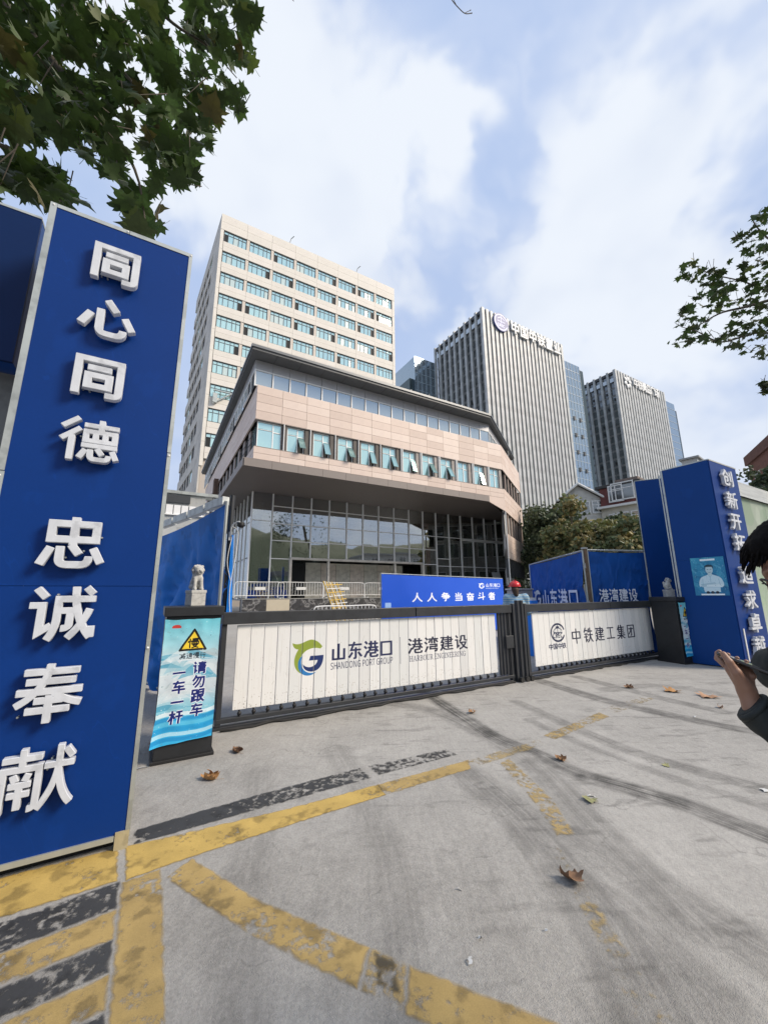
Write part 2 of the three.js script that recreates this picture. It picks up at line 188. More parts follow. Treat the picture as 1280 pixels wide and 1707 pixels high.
// the outline of any black drawing on a square, as flat shapes (for solid letters)
function traceShapes(draw, N = 160) {
  const c = document.createElement('canvas'); c.width = c.height = N; const x = c.getContext('2d'); draw(x, N);
  const d = x.getImageData(0, 0, N, N).data, A = (i, j) => (i < 0 || j < 0 || i >= N || j >= N ? 0 : d[(j * N + i) * 4 + 3] / 255);
  const next = new Map(), key = (p) => p[2];
  const E = (i, j, k, l) => { const a = A(i, j), b = A(k, l), t = (0.5 - a) / (b - a); return [i + (k - i) * t, j + (l - j) * t, i + ',' + j + (k > i ? 'h' : 'v')]; };
  for (let j = -1; j < N; j++) for (let i = -1; i < N; i++) {
    const a = A(i, j) > .5, b = A(i + 1, j) > .5, e = A(i + 1, j + 1) > .5, f = A(i, j + 1) > .5, s = a * 8 + b * 4 + e * 2 + f * 1;
    if (s === 0 || s === 15) continue;
    const T = () => E(i, j, i + 1, j), R = () => E(i + 1, j, i + 1, j + 1), B = () => E(i, j + 1, i + 1, j + 1), L = () => E(i, j, i, j + 1);
    const add = (p, q) => next.set(key(p), [p, q]);
    switch (s) { case 1: add(B(), L()); break; case 2: add(R(), B()); break; case 3: add(R(), L()); break; case 4: add(T(), R()); break; case 5: add(T(), L()); add(B(), R()); break; case 6: add(T(), B()); break; case 7: add(T(), L()); break; case 8: add(L(), T()); break; case 9: add(B(), T()); break; case 10: add(L(), B()); add(R(), T()); break; case 11: add(R(), T()); break; case 12: add(L(), R()); break; case 13: add(B(), R()); break; case 14: add(L(), B()); break; }
  }
  const loops = [];
  while (next.size) { const k0 = next.keys().next().value; let k = k0; const loop = []; while (next.has(k)) { const [p, q] = next.get(k); next.delete(k); loop.push(p); k = key(q); if (k === k0) break; } if (loop.length > 6) loops.push(loop); }
  const dp = (P, eps) => { const keep = new Uint8Array(P.length); keep[0] = keep[P.length - 1] = 1; const st = [[0, P.length - 1]]; while (st.length) { const [a, b] = st.pop(); let m = 0, k = -1; const dx = P[b][0] - P[a][0], dy = P[b][1] - P[a][1], L = Math.hypot(dx, dy) || 1e-9; for (let i = a + 1; i < b; i++) { const q = L < 1e-6 ? Math.hypot(P[i][0] - P[a][0], P[i][1] - P[a][1]) : Math.abs((P[i][0] - P[a][0]) * dy - (P[i][1] - P[a][1]) * dx) / L; if (q > m) { m = q; k = i; } } if (m > eps) { keep[k] = 1; st.push([a, k], [k, b]); } } return P.filter((_, i) => keep[i]); };
  const polys = loops.map((l) => { const h = l.length >> 1; return [...dp(l.slice(0, h + 1), .3).slice(0, -1), ...dp([...l.slice(h), l[0]], .3).slice(0, -1)].map(([a, b]) => new THREE.Vector2((a + .5) / N - .5, .5 - (b + .5) / N)); }).filter((p) => p.length > 2);
  const area = polys.map((p) => THREE.ShapeUtils.area(p)), big = area.reduce((m, a) => Math.abs(a) > Math.abs(m) ? a : m, 0), outer = polys.filter((_, i) => area[i] * big > 0), holes = polys.filter((_, i) => area[i] * big < 0);
  const shapes = outer.map((p) => ({ p, s: new THREE.Shape(p), a: Math.abs(THREE.ShapeUtils.area(p)) }));
  const inside = (q, P) => { let r = false; for (let i = 0, j = P.length - 1; i < P.length; j = i++) if ((P[i].y > q.y) !== (P[j].y > q.y) && q.x < (P[j].x - P[i].x) * (q.y - P[i].y) / (P[j].y - P[i].y) + P[i].x) r = !r; return r; };
  for (const h of holes) { const o = shapes.filter((s) => inside(h[0], s.p)).sort((a, b) => a.a - b.a)[0]; if (o) o.s.holes.push(new THREE.Path(h)); }
  return shapes.map((s) => s.s);
}
const shapesOf = {};
function glyph(ch, w, h, depth, lw = 13, bevel = .004) { // solid character centred on its place, facing +z
  const k = ch + lw; shapesOf[k] ??= traceShapes((x, N) => { const m = N * .04; drawChar(x, ch, m, m, N - 2 * m, N - 2 * m, lw, '#000'); });
  const g = new THREE.ExtrudeGeometry(shapesOf[k].map((s) => { const f = (v) => new THREE.Vector2(v.x * w, v.y * h), t = new THREE.Shape(s.getPoints().map(f)); t.holes = s.holes.map((q) => new THREE.Path(q.getPoints().map(f))); return t; }), { depth: depth - bevel, bevelEnabled: bevel > 0, bevelThickness: bevel, bevelSize: bevel * .7, bevelSegments: 1, steps: 1 });
  return uvM(g);
}

// ───────── rounded bodies: a distance field meshed with surface nets
const smin = (a, b, k) => { const h = Math.max(k - Math.abs(a - b), 0) / k; return Math.min(a, b) - h * h * k * .25; };
function cap(p, a, b, ra, rb) { const bx = b.x - a.x, by = b.y - a.y, bz = b.z - a.z, px = p.x - a.x, py = p.y - a.y, pz = p.z - a.z, t = clamp((px * bx + py * by + pz * bz) / (bx * bx + by * by + bz * bz + 1e-9), 0, 1); return Math.hypot(px - bx * t, py - by * t, pz - bz * t) - (ra + (rb - ra) * t); }
const ell = (p, c, rx, ry, rz) => { const x = (p.x - c.x) / rx, y = (p.y - c.y) / ry, z = (p.z - c.z) / rz, k = Math.hypot(x, y, z); return (k - 1) * Math.min(rx, ry, rz); };
function bones(list, k) { return (p) => { let d = 1e9; for (const [a, b, ra, rb, kk] of list) d = smin(d, cap(p, a, b, ra, rb ?? ra), kk ?? k); return d; }; }
function nets(f, lo, hi, cell) {
  const n = [0, 1, 2].map((c) => Math.ceil((hi[c] - lo[c]) / cell) + 1), [nx, ny, nz] = n, F = new Float32Array(nx * ny * nz), p = V3();
  for (let k = 0, o = 0; k < nz; k++) for (let j = 0; j < ny; j++) for (let i = 0; i < nx; i++, o++) F[o] = f(p.set(lo[0] + i * cell, lo[1] + j * cell, lo[2] + k * cell));
  const id = new Int32Array(nx * ny * nz).fill(-1), P = [], I = [], at_ = (i, j, k) => i + j * nx + k * nx * ny;
  for (let k = 0; k < nz - 1; k++) for (let j = 0; j < ny - 1; j++) for (let i = 0; i < nx - 1; i++) {
    let x = 0, y = 0, z = 0, c = 0;
    for (let e = 0; e < 12; e++) { const ax = e >> 2, b = e & 3, u = b & 1, v = b >> 1, A = ax === 0 ? [0, u, v] : ax === 1 ? [u, 0, v] : [u, v, 0], B = [...A]; B[ax] = 1; const fa = F[at_(i + A[0], j + A[1], k + A[2])], fb = F[at_(i + B[0], j + B[1], k + B[2])]; if ((fa < 0) === (fb < 0)) continue; const t = fa / (fa - fb); x += A[0] + (B[0] - A[0]) * t; y += A[1] + (B[1] - A[1]) * t; z += A[2] + (B[2] - A[2]) * t; c++; }
    if (c) { id[at_(i, j, k)] = P.length / 3; P.push(lo[0] + (i + x / c) * cell, lo[1] + (j + y / c) * cell, lo[2] + (k + z / c) * cell); }
  }
  const quad = (a, b, c, d, flip) => { if (a < 0 || b < 0 || c < 0 || d < 0) return; flip ? I.push(a, c, b, a, d, c) : I.push(a, b, c, a, c, d); };
  for (let k = 1; k < nz - 1; k++) for (let j = 1; j < ny - 1; j++) for (let i = 1; i < nx - 1; i++) {
    const s = F[at_(i, j, k)] < 0;
    if (s !== F[at_(i + 1, j, k)] < 0) quad(id[at_(i, j - 1, k - 1)], id[at_(i, j, k - 1)], id[at_(i, j, k)], id[at_(i, j - 1, k)], !s);
    if (s !== F[at_(i, j + 1, k)] < 0) quad(id[at_(i - 1, j, k - 1)], id[at_(i - 1, j, k)], id[at_(i, j, k)], id[at_(i, j, k - 1)], !s);
    if (s !== F[at_(i, j, k + 1)] < 0) quad(id[at_(i - 1, j - 1, k)], id[at_(i, j - 1, k)], id[at_(i, j, k)], id[at_(i - 1, j, k)], !s);
  }
  const g = new THREE.BufferGeometry(); g.setAttribute('position', new THREE.Float32BufferAttribute(P, 3)); g.setIndex(I); g.computeVertexNormals(); return uvM(g);
}

// ───────── the ground
const GX0 = -3, GX1 = 13, GZ0 = -11, GZ1 = 3; // the forecourt slab
const tConcFar = dataTex(512, (u, v) => { const n = fbm(u * 4, v * 4, 6, 4), f = vnoise(u * 200, v * 200, 200); const k = .26 + .10 * n + .04 * f; return [k, k * .975, k * .92]; });
{
  const g = new THREE.PlaneGeometry(1600, 1600, 1, 1).rotateX(-Math.PI / 2); uvM(g, .16);
  const o = solo('ground', g.translate(0, -.012, 0), mat([1, 1, 1], .9, { map: tConcFar }), 'pale grey concrete ground running back to the buildings', 'ground', null, 'structure');
}
{
  // tyre tracks as they lie on the slab: [points, half width, strength]
  const tracks = [
    [[[700, 1150], [770, 1195], [830, 1232], [890, 1256], [950, 1286], [1040, 1312], [1140, 1342], [1290, 1398]], .085, .50],
    [[[640, 1170], [720, 1185], [790, 1215], [850, 1248], [905, 1290], [960, 1350], [1040, 1430], [1150, 1540]], .10, .26],
    [[[900, 1135], [1010, 1168], [1130, 1195], [1240, 1217], [1300, 1226]], .10, .42],
    [[[960, 1128], [1030, 1146], [1110, 1166], [1200, 1186]], .09, .32],
    [[[860, 1170], [960, 1215], [1060, 1255], [1180, 1290], [1290, 1318]], .07, .30],
    [[[880, 1200], [980, 1245], [1100, 1290], [1290, 1350]], .05, .22],
    [[[780, 1290], [860, 1360], [930, 1440], [1000, 1530], [1060, 1640], [1100, 1720]], .12, .26],
    [[[900, 1370], [1010, 1430], [1120, 1500], [1290, 1600]], .12, .22], [[[980, 1480], [1080, 1560], [1160, 1650], [1220, 1740]], .09, .22],
    [[[560, 1250], [600, 1320], [640, 1420], [660, 1540], [670, 1720]], .10, .14], [[[430, 1290], [420, 1400], [400, 1520], [390, 1720]], .09, .12],
    [[[1010, 1150], [1090, 1143], [1160, 1150], [1215, 1160]], .1, .22],
  ].map(([p, w, s]) => { const q = p.map(([x, y]) => gnd(x, y)), c = new THREE.CatmullRomCurve3(q.map(([x, z]) => V3(x, 0, z))).getPoints(60); return [c, w, s]; });
  const W = 2048, H = 1792, sx = (GX1 - GX0) / W, sz = (GZ1 - GZ0) / H, T = new Float32Array(W * H), D = new Float32Array(W * H);
  for (const [c, w0, s0] of tracks) for (let k = 0; k + 1 < c.length; k++) { // stamp each stretch of track
    const w = w0 * 1.45, s = s0 * 1.2, a = c[k], b = c[k + 1], R = w * 1.5, i0 = Math.max(0, Math.floor((Math.min(a.x, b.x) - R - GX0) / sx)), i1 = Math.min(W - 1, Math.ceil((Math.max(a.x, b.x) + R - GX0) / sx)), j0 = Math.max(0, Math.floor((Math.min(a.z, b.z) - R - GZ0) / sz)), j1 = Math.min(H - 1, Math.ceil((Math.max(a.z, b.z) + R - GZ0) / sz)), dx = b.x - a.x, dz = b.z - a.z, L2 = dx * dx + dz * dz || 1e-9;
    for (let j = j0; j <= j1; j++) for (let i = i0; i <= i1; i++) { const x = GX0 + i * sx, z = GZ0 + j * sz, t = clamp(((x - a.x) * dx + (z - a.z) * dz) / L2, 0, 1), q = Math.hypot(x - a.x - dx * t, z - a.z - dz * t), e = (1 - sstep(w * .55, w * 1.35, q)) * s; const o = j * W + i; if (e > T[o]) { T[o] = e; D[o] = ((x - a.x) * dz - (z - a.z) * dx) / Math.sqrt(L2); } }
  }
  const tex = dataTex(W, (u, v, i, j) => {
    const x = GX0 + i * sx, z = GZ0 + j * sz, o = j * W + i;
    const big = fbm(x * .35 + 7, z * .35 + 3, 4, 4096), mid = fbm(x * 2.1 + 30, z * 2.1 + 11, 5, 4096), cloudy = fbm(x * 5 + 13, z * 5 + 90, 4, 4096), broom = fbm((x * .87 + z * .5) * 60 + 500, (x * .5 - z * .87) * 2.2 + 300, 3, 4096), fine = H2[(i * 7919 + j * 15731) & 65535];
    const grit = fbm(x * 26 + 3, z * 26 + 71, 3, 4096); let k = .335 + .07 * (big - .5) + .085 * (mid - .5) + .06 * (cloudy - .5) + .05 * (broom - .5) + .08 * (fine - .5) + .055 * (grit - .5);
    // the older, greyer pour in front of the line
    const old = sstep(-3.05, -2.7, z + .25 * (mid - .5)) * (1 - sstep(2.2, 3.4, x + 1.2 * (big - .5))) * .03; k -= old;
    const streak = fbm(D[o] * 90 + 200, x * 1.4 + z * 1.4 + 50, 3, 4096), chop = fbm(x * 9 + 70, z * 9 + 10, 3, 4096);
    k *= 1 - T[o] * clamp(.95 + 1.5 * (streak - .5) + 1.2 * (chop - .5), 0, 1.35);
    const wisps = sstep(.6, .82, fbm((x + z * .8) * 3 + 900, (z - x * .5) * 14 + 200, 5, 4096)) * sstep(.3, 2.4, x); k *= 1 - .26 * wisps;
    const spot = sstep(.77, .83, fbm(x * 7 + 400, z * 7 + 100, 3, 4096)); k *= 1 - .13 * spot;
    const pale = sstep(.70, .8, fbm(x * 4 + 800, z * 4 + 640, 4, 4096)); k *= 1 + .08 * pale;
    const cr = Math.abs(fbm(x * .8 + 60, z * .8 + 44, 5, 4096) - .5); if (cr < .0016 && mid > .45) k *= .78;
    return [k * 1.0, k * .97, k * .905];
  }, { h: H, clampEdge: true });
  const g = new THREE.PlaneGeometry(GX1 - GX0, GZ1 - GZ0, 1, 1).rotateX(-Math.PI / 2).translate((GX0 + GX1) / 2, 0, (GZ0 + GZ1) / 2);
  { const p = g.attributes.position, u = g.attributes.uv, u1 = new Float32Array(p.count * 2); for (let i = 0; i < p.count; i++) { u.setXY(i, (p.getX(i) - GX0) / (GX1 - GX0), (p.getZ(i) - GZ0) / (GZ1 - GZ0)); u1[i * 2] = p.getX(i); u1[i * 2 + 1] = p.getZ(i); } g.setAttribute('uv1', new THREE.BufferAttribute(u1, 2)); }
  const bump = dataTex(512, (u, v, i, j) => .5 * H2[(i * 7919 + j * 104729) & 65535] + .5 * fbm(u * 32, v * 32, 4, 32)); bump.channel = 1;
  solo('forecourt', g, mat([1, 1, 1], .86, { map: tex, bumpMap: bump, bumpScale: .006 }), 'worn pale concrete forecourt with curving tyre marks before the gate', 'forecourt', null, 'structure');
}
// paint: flat sheets 4 mm over the slab, flaked away where the noise says so
const flakeAt = (t, soft, o) => dataTex(768, (u, v, i, j) => { const n = fbm(u * 9 + o, v * 9, 6, 9), f = fbm(u * 70, v * 70 + o, 3, 70), b = fbm(u * 2, v * 2 + o, 3, 2), g = H2[(i * 7919 + j * 104729) & 65535]; return sstep(t - soft, t + soft, .5 + (n - .5) * .8 + (f - .5) * .75 + (b - .5) * .6 + (g - .5) * .22); });
const tPaint = dataTex(512, (u, v, i, j) => { const n = fbm(u * 6, v * 6, 6, 6), f = H2[(i * 7919 + j * 104729) & 65535], s = sstep(.52, .75, fbm(u * 14 + 5, v * 14, 4, 14)); return .66 + .46 * (n - .3) + .20 * (f - .5) - .30 * s; });
const paint = (c, tx, op = 1) => mat(c, .8, { map: rep(tPaint, .9), alphaMap: rep(tx, .55), transparent: true, vertexColors: true, opacity: op, side: THREE.DoubleSide });
const fk = [flakeAt(.15, .15, 0), flakeAt(.24, .15, 3), flakeAt(.44, .15, 5), flakeAt(.57, .14, 8), flakeAt(.35, .12, 11)];
const PA = { y0: paint([.60, .415, .115], fk[0]), y1: paint([.56, .395, .14], fk[1], .80), y2: paint([.55, .40, .16], fk[2], .72), y3: paint([.54, .41, .19], fk[3], .62), k0: paint([.05, .053, .058], fk[4], .93), k1: paint([.05, .05, .052], fk[2], .9), k2: paint([.06, .06, .06], fk[3], .9) };
const sheetGeo = (pts, h) => { // a painted patch whose outermost 2 cm thin out
  const q = [], r = rng(Math.round(pts[0][0] * 1000 + pts[0][1] * 77)), ccw = pts.reduce((t, a, i) => { const b = pts[(i + 1) % pts.length]; return t + a[0] * b[1] - b[0] * a[1]; }, 0) > 0 ? 1 : -1;
  for (let i = 0; i < pts.length; i++) { const a = pts[i], b = pts[(i + 1) % pts.length], L = Math.hypot(b[0] - a[0], b[1] - a[1]), n = Math.max(1, Math.round(L / .03)); for (let k = 0; k < n; k++) { const t = k / n, j = k ? .009 : .003; q.push([lerp(a[0], b[0], t) + (r() - .5) * j, lerp(a[1], b[1], t) + (r() - .5) * j]); } }
  const n = q.length, inn = q.map((p, i) => { const a = q[(i + n - 2) % n], b = q[(i + 2) % n], dx = b[0] - a[0], dz = b[1] - a[1], L = Math.hypot(dx, dz) || 1, w = .010 + r() * .016; return [p[0] - dz / L * w * ccw, p[1] + dx / L * w * ccw]; });
  const P = [], C = [], U = [], I = [], N = []; const put = (p, al) => { P.push(p[0], h, p[1]); C.push(1, 1, 1, al); U.push(p[0], p[1]); N.push(0, 1, 0); }; q.forEach((p) => put(p, 0)); inn.forEach((p) => put(p, 1));
  for (let i = 0; i < n; i++) { const j = (i + 1) % n; I.push(i, j, n + j, i, n + j, n + i); }
  for (const [a, b, c] of THREE.ShapeUtils.triangulateShape(inn.map(([x, z]) => new THREE.Vector2(x, -z)), [])) I.push(n + a, n + b, n + c);
  for (let t = 0; t < I.length; t += 3) { const [a, b, c] = [I[t] * 3, I[t + 1] * 3, I[t + 2] * 3]; if ((P[b + 2] - P[a + 2]) * (P[c] - P[a]) - (P[b] - P[a]) * (P[c + 2] - P[a + 2]) < 0) [I[t + 1], I[t + 2]] = [I[t + 2], I[t + 1]]; }
  const g = new THREE.BufferGeometry(); g.setAttribute('position', new THREE.Float32BufferAttribute(P, 3)); g.setAttribute('normal', new THREE.Float32BufferAttribute(N, 3)); g.setAttribute('uv', new THREE.Float32BufferAttribute(U, 2)); g.setAttribute('color', new THREE.Float32BufferAttribute(C, 4)); g.setIndex(I); return g;
};
const mark = (name, pts, m, label, h = .003) => solo(name, sheetGeo(pts, h), m, label, 'road marking', null, 'structure');
mark('yellow_line', [[.0, -3.30], [.02, -2.93], [.36, -2.965], [1.2, -3.0], [1.75, -3.01], [1.78, -3.2], [1.0, -3.215]], PA.y0, 'bright yellow line across the concrete from the foot of the tall blue sign');
mark('yellow_line', [[1.75, -3.2], [1.75, -3.01], [2.64, -3.02], [2.76, -3.19]], PA.y1, 'worn stretch of the long yellow line, crossed by black skid streaks');
mark('yellow_line', [[2.7, -3.18], [2.66, -3.03], [3.7, -3.05], [3.76, -3.2]], PA.y3, 'almost rubbed away yellow line past the worn stretch, in the tyre tracks');
mark('yellow_line', [[3.9, -3.26], [3.9, -3.1], [5.2, -3.27], [5.25, -3.45]], PA.y2, 'short faded yellow dash among the tyre tracks towards the right sign');
mark('yellow_line', [[5.4, -3.5], [5.4, -3.3], [6.6, -3.42], [6.6, -3.66]], PA.y3, 'faint yellow trace beside the orange dry leaf near the right sign');
mark('black_strip', [[.04, -3.48], [.046, -3.29], [.9, -3.315], [1.79, -3.325], [1.79, -3.565], [.9, -3.545]], PA.k0, 'long black painted strip just behind the bright yellow line');
mark('black_strip', [[1.86, -3.34], [1.86, -3.56], [2.75, -3.51], [2.75, -3.33]], PA.k1, 'flaking far end of the black painted strip');
mark('yellow_line', [[.0, -2.93], [.015, -.9], [.19, -.9], [.205, -2.84], [.2, -2.95]], PA.y1, 'yellow line running towards the viewer along the hatched corner');
mark('yellow_line', [[.21, -2.85], [.36, -2.96], [.62, -2.44], [1.0, -1.87], [.86, -1.72], [.52, -2.25]], PA.y1, 'broad yellow diagonal leading from the hatched corner across the concrete');
mark('yellow_line', [[.86, -1.72], [1.0, -1.87], [1.1, -1.72], [.97, -1.55]], PA.y2, 'worn middle of the yellow diagonal, under a black smear'); mark('black_smear', [[.93, -1.70], [1.0, -1.85], [1.07, -1.76], [1.0, -1.62]], paint([.06, .058, .05], fk[2], .7), 'small black smear across the yellow diagonal', .006);
mark('yellow_line', [[.97, -1.55], [1.1, -1.72], [1.42, -1.28], [1.75, -.8], [1.55, -.7], [1.2, -1.2]], PA.y1, 'lower end of the yellow diagonal beyond its blackened break');
mark('yellow_line', [[-.9, -3.34], [-.03, -3.31], [-.01, -2.95], [-.9, -2.93]], PA.y0, 'yellow paint along the foot of the tall blue sign');
{ const zs = [[-2.93, -2.70], [-2.49, -2.30], [-2.12, -1.95], [-1.75, -1.58]]; let prev = -2.93;
  const words = ['nearest the blue sign', 'second from the blue sign', 'third from the blue sign', 'farthest from the blue sign'];
  zs.forEach(([a, b], i) => { mark('black_bar', [[-.9, a + .06], [.0, a - .02], [.0, b - .02], [-.9, b + .06]], PA.k0, 'black bar of the hatched corner, ' + words[i]); mark('yellow_bar', [[-.9, b + .06], [.0, b - .02], [.0, (zs[i + 1]?.[0] ?? -1.3) - .02], [-.9, (zs[i + 1]?.[0] ?? -1.3) + .06]], PA.y1, 'yellow bar of the hatched corner, ' + words[i]); }); }
{ const p = [[3.12, -3.02], [2.95, -2.98], [2.62, -2.3], [2.42, -1.98], [2.55, -1.93], [2.8, -2.28]]; mark('yellow_line', p, PA.y2, 'faded yellow diagonal rising from the curled brown leaf to the tyre tracks');
  mark('yellow_line', [[2.36, -1.92], [2.25, -1.88], [1.62, -1.0], [1.4, -.62], [1.56, -.6], [1.8, -1.0]], PA.y3, 'rubbed out yellow diagonal on the near side of the curled brown leaf'); }

// ───────── gate pillars with their posters and stone lions
const tPoster = canvasTex(512, 1152, (x, w, h) => {
  const g = x.createLinearGradient(0, 0, 0, h); g.addColorStop(0, '#6cc3d3'); g.addColorStop(.22, '#9fd3df'); g.addColorStop(.4, '#c9d6dc'); g.addColorStop(.6, '#c5d3da'); g.addColorStop(.78, '#7cc6dd'); g.addColorStop(.86, '#2ea3d6'); g.addColorStop(1, '#38aee0'); x.fillStyle = g; x.fillRect(0, 0, w, h);
  const r = rng(12);
  for (let i = 0; i < 26; i++) { const y = 330 + r() * 520, X = r() * w, W = 90 + r() * 190, k = 30 + r() * 70; x.fillStyle = ['#8fc3d2', '#d7e2e6', '#3f97b8', '#e9eef0', '#aab9c0', '#2b86ab'][Math.floor(r() * 6)]; x.globalAlpha = .55; x.beginPath(); x.moveTo(X - W, y + k); x.quadraticCurveTo(X - W * .3, y - k, X, y - k * .6); x.quadraticCurveTo(X + W * .5, y + k * .2, X + W, y + k * .8); x.quadraticCurveTo(X, y + k * .3, X - W, y + k); x.fill(); }
  x.globalAlpha = .8; for (let i = 0; i < 6; i++) { const y = 880 + i * 44; x.fillStyle = ['#e8f4f8', '#1f8fca', '#5fc0e4', '#2499d2', '#bfe2f0', '#1c8ac6'][i]; x.beginPath(); x.moveTo(0, y); x.bezierCurveTo(w * .3, y - 40, w * .6, y + 50, w, y - 10); x.lineTo(w, y + 26); x.bezierCurveTo(w * .6, y + 80, w * .3, y - 6, 0, y + 36); x.fill(); } x.globalAlpha = 1;
  x.fillStyle = '#c8413a'; x.beginPath(); x.ellipse(105, 75, 42, 26, 0, Math.PI, 0); x.fill(); x.fillRect(64, 74, 82, 9);
  x.lineJoin = 'round'; x.beginPath(); x.moveTo(270, 105); x.lineTo(388, 305); x.lineTo(150, 305); x.closePath(); x.fillStyle = '#f0cf3a'; x.fill(); x.lineWidth = 20; x.strokeStyle = '#1d1a14'; x.stroke();
  drawChar(x, '慢', 222, 192, 98, 98, 12, '#1d1a14');
  drawRun(x, '减速慢行', 150, 335, 392, 395, 11, '#26323a', .12);
  ['请', '勿', '跟', '车'].forEach((c, i) => { drawChar(x, c, 284, 426 + i * 133, 124, 122, 24, '#f3f6fa'); drawChar(x, c, 284, 426 + i * 133, 124, 122, 15, '#18246e'); });
  ['一', '车', '一', '杆'].forEach((c, i) => { drawChar(x, c, 106, 462 + i * 133, 124, 122, 24, '#f3f6fa'); drawChar(x, c, 106, 462 + i * 133, 124, 122, 15, '#18246e'); });
  speckle(x, w, h, 260, 4, ['#eef2f3', '#7d97a3', '#ffffff', '#3a5f74'], 1, 7);
  x.strokeStyle = '#e8eef0'; x.lineWidth = 2; for (let i = 0; i < 26; i++) { x.globalAlpha = .35; x.beginPath(); let X = r() * w, Y = 300 + r() * 600; x.moveTo(X, Y); for (let k = 0; k < 4; k++) { X += (r() - .5) * 60; Y += (r() - .5) * 60; x.lineTo(X, Y); } x.stroke(); } x.globalAlpha = 1;
});
const posterMat = new THREE.MeshPhysicalMaterial({ map: tPoster, roughness: .32, side: THREE.DoubleSide });
function gatePillar(x0, x1, zf, depth, label, posterLabel, flip) {
  const t = thing('gate_pillar', label, 'gate pillar', [(x0 + x1) / 2, 0, zf - depth / 2], 0, null), w = x1 - x0, h = 1.44;
  part(t, 'body', rbox(-w / 2 + .012, w / 2 - .012, .02, h - .095, -depth / 2 + .012, depth / 2 - .012, .008), M.pillar);
  part(t, 'top_slab', rbox(-w / 2 - .012, w / 2 + .012, h - .095, h, -depth / 2 - .012, depth / 2 + .022, .008), M.pillar);
  part(t, 'base_plate', rbox(-w / 2 - .01, w / 2 + .01, 0, .03, -depth / 2 - .01, depth / 2 + .012, .006), M.black);
  // a wrinkled vinyl poster, edges lifting
  if (flip) t.rotation.y = -.17; const L = -w / 2 + (flip ? .06 : .005), R = w / 2 - .02, y0 = .185, y1 = h - .125;
  const g = grid(26, 60, (u, v) => { const e = Math.min(u, 1 - u, v, 1 - v), c = Math.max(0, .16 - e) / .16, wr = (fbm(u * 3 + 5, v * 7 + 2, 4, 4096) - .5) * .022 * sstep(0, .12, v) + (fbm(u * 9 + 3, v * 20, 3, 4096) - .5) * .009; const curl = (u < .12 && v < .14 ? (.12 - u) * (.14 - v) * 2.6 : 0); return { x: lerp(L, R, u) - (v < .2 ? (.2 - v) * .14 * (1 - u) : 0) - c * c * .003 + (fbm(v * 9, 3.3 + u, 3, 4096) - .5) * .012, y: lerp(y0, y1, v) + (fbm(u * 5, 8.1 + v, 3, 4096) - .5) * .014 - (v < .5 ? (1 - u) * .035 * (1 - v * 2) : 0), z: depth / 2 + .006 + Math.abs(wr) + curl * .5 + c * c * .006 }; });
  tag(part(t, 'poster', g, posterMat), posterLabel);
  return t;
}
gatePillar(.135, .672, -4.60, .60, 'black gate pillar at the left end of the gate with a large wrinkled poster', 'wrinkled sea blue poster with a yellow warning triangle');
gatePillar(10.22, 10.66, -4.51, .60, 'black gate pillar at the right end of the gate with a narrow poster', 'narrow pale blue poster with a yellow warning triangle', true);
{
  // a seated guardian lion on a block
  const lion = (x, y, z, s, turn, label) => {
    const t = thing('stone_lion', label, 'stone lion', [x, y, z], turn, 'stone lions on the gate pillars');
    const P = (a, b, c) => V3(a, b, c), B = [];
    const body = bones([[P(0, .085, -.045), P(0, .15, .0), .055, .048], [P(0, .15, 0), P(0, .19, .018), .046, .04], [P(-.035, .04, -.04), P(-.04, .04, .02), .032, .024], [P(.035, .04, -.04), P(.04, .04, .02), .032, .024], [P(-.032, .13, .03), P(-.036, .02, .052), .021, .016], [P(.032, .13, .03), P(.036, .02, .052), .021, .016], [P(-.036, .012, .05), P(-.036, .012, .07), .017, .015], [P(.036, .012, .05), P(.036, .012, .07), .017, .015], [P(0, .1, -.085), P(0, .17, -.085), .018, .026]], .02);
    const head = (p) => { let d = smin(ell(p, P(0, .222, .03), .05, .05, .046), ell(p, P(0, .205, .066), .034, .026, .024), .02); for (let i = 0; i < 22; i++) { const a = i * 2.399, q = .2 + (i / 22) * .85, r = .05; d = smin(d, ell(p, P(Math.cos(a) * r * 1.05, .222 + Math.sin(a) * r, .03 - q * .05), .016, .016, .015), .007); } for (const k of [-1, 1]) { d = smin(d, ell(p, P(k * .022, .237, .066), .013, .009, .01), .005); d = smin(d, ell(p, P(k * .043, .262, .02), .014, .017, .01), .006); d = Math.max(d, -ell(p, P(k * .022, .234, .078), .007, .006, .008)); } d = smin(d, ell(p, P(0, .216, .09), .016, .011, .011), .006); d = Math.max(d, -ell(p, P(0, .19, .088), .024, .007, .018)); return d; };
    part(t, 'body', nets((p) => smin(body(p), head(p), .014) + (v3n(p.x * 160, p.y * 160, p.z * 160) - .5) * .003, [-.09, .0, -.13], [.09, .3, .12], .0045).scale(s, s, s).translate(0, .165 * s, 0), M.lionStone);
    part(t, 'plinth', [rbox(-.075 * s, .075 * s, 0, .165 * s, -.1 * s, .095 * s, .006), rbox(-.08 * s, .08 * s, .135 * s, .168 * s, -.105 * s, .1 * s, .005)], M.lionStone);
    return t;
  };
  lion(.415, 1.442, -4.88, 1.0, .25, 'white stone lion facing out on the left black pillar');
  lion(10.60, 1.442, -4.85, .98, .9, 'white stone lion turned aside on the right black pillar');
}

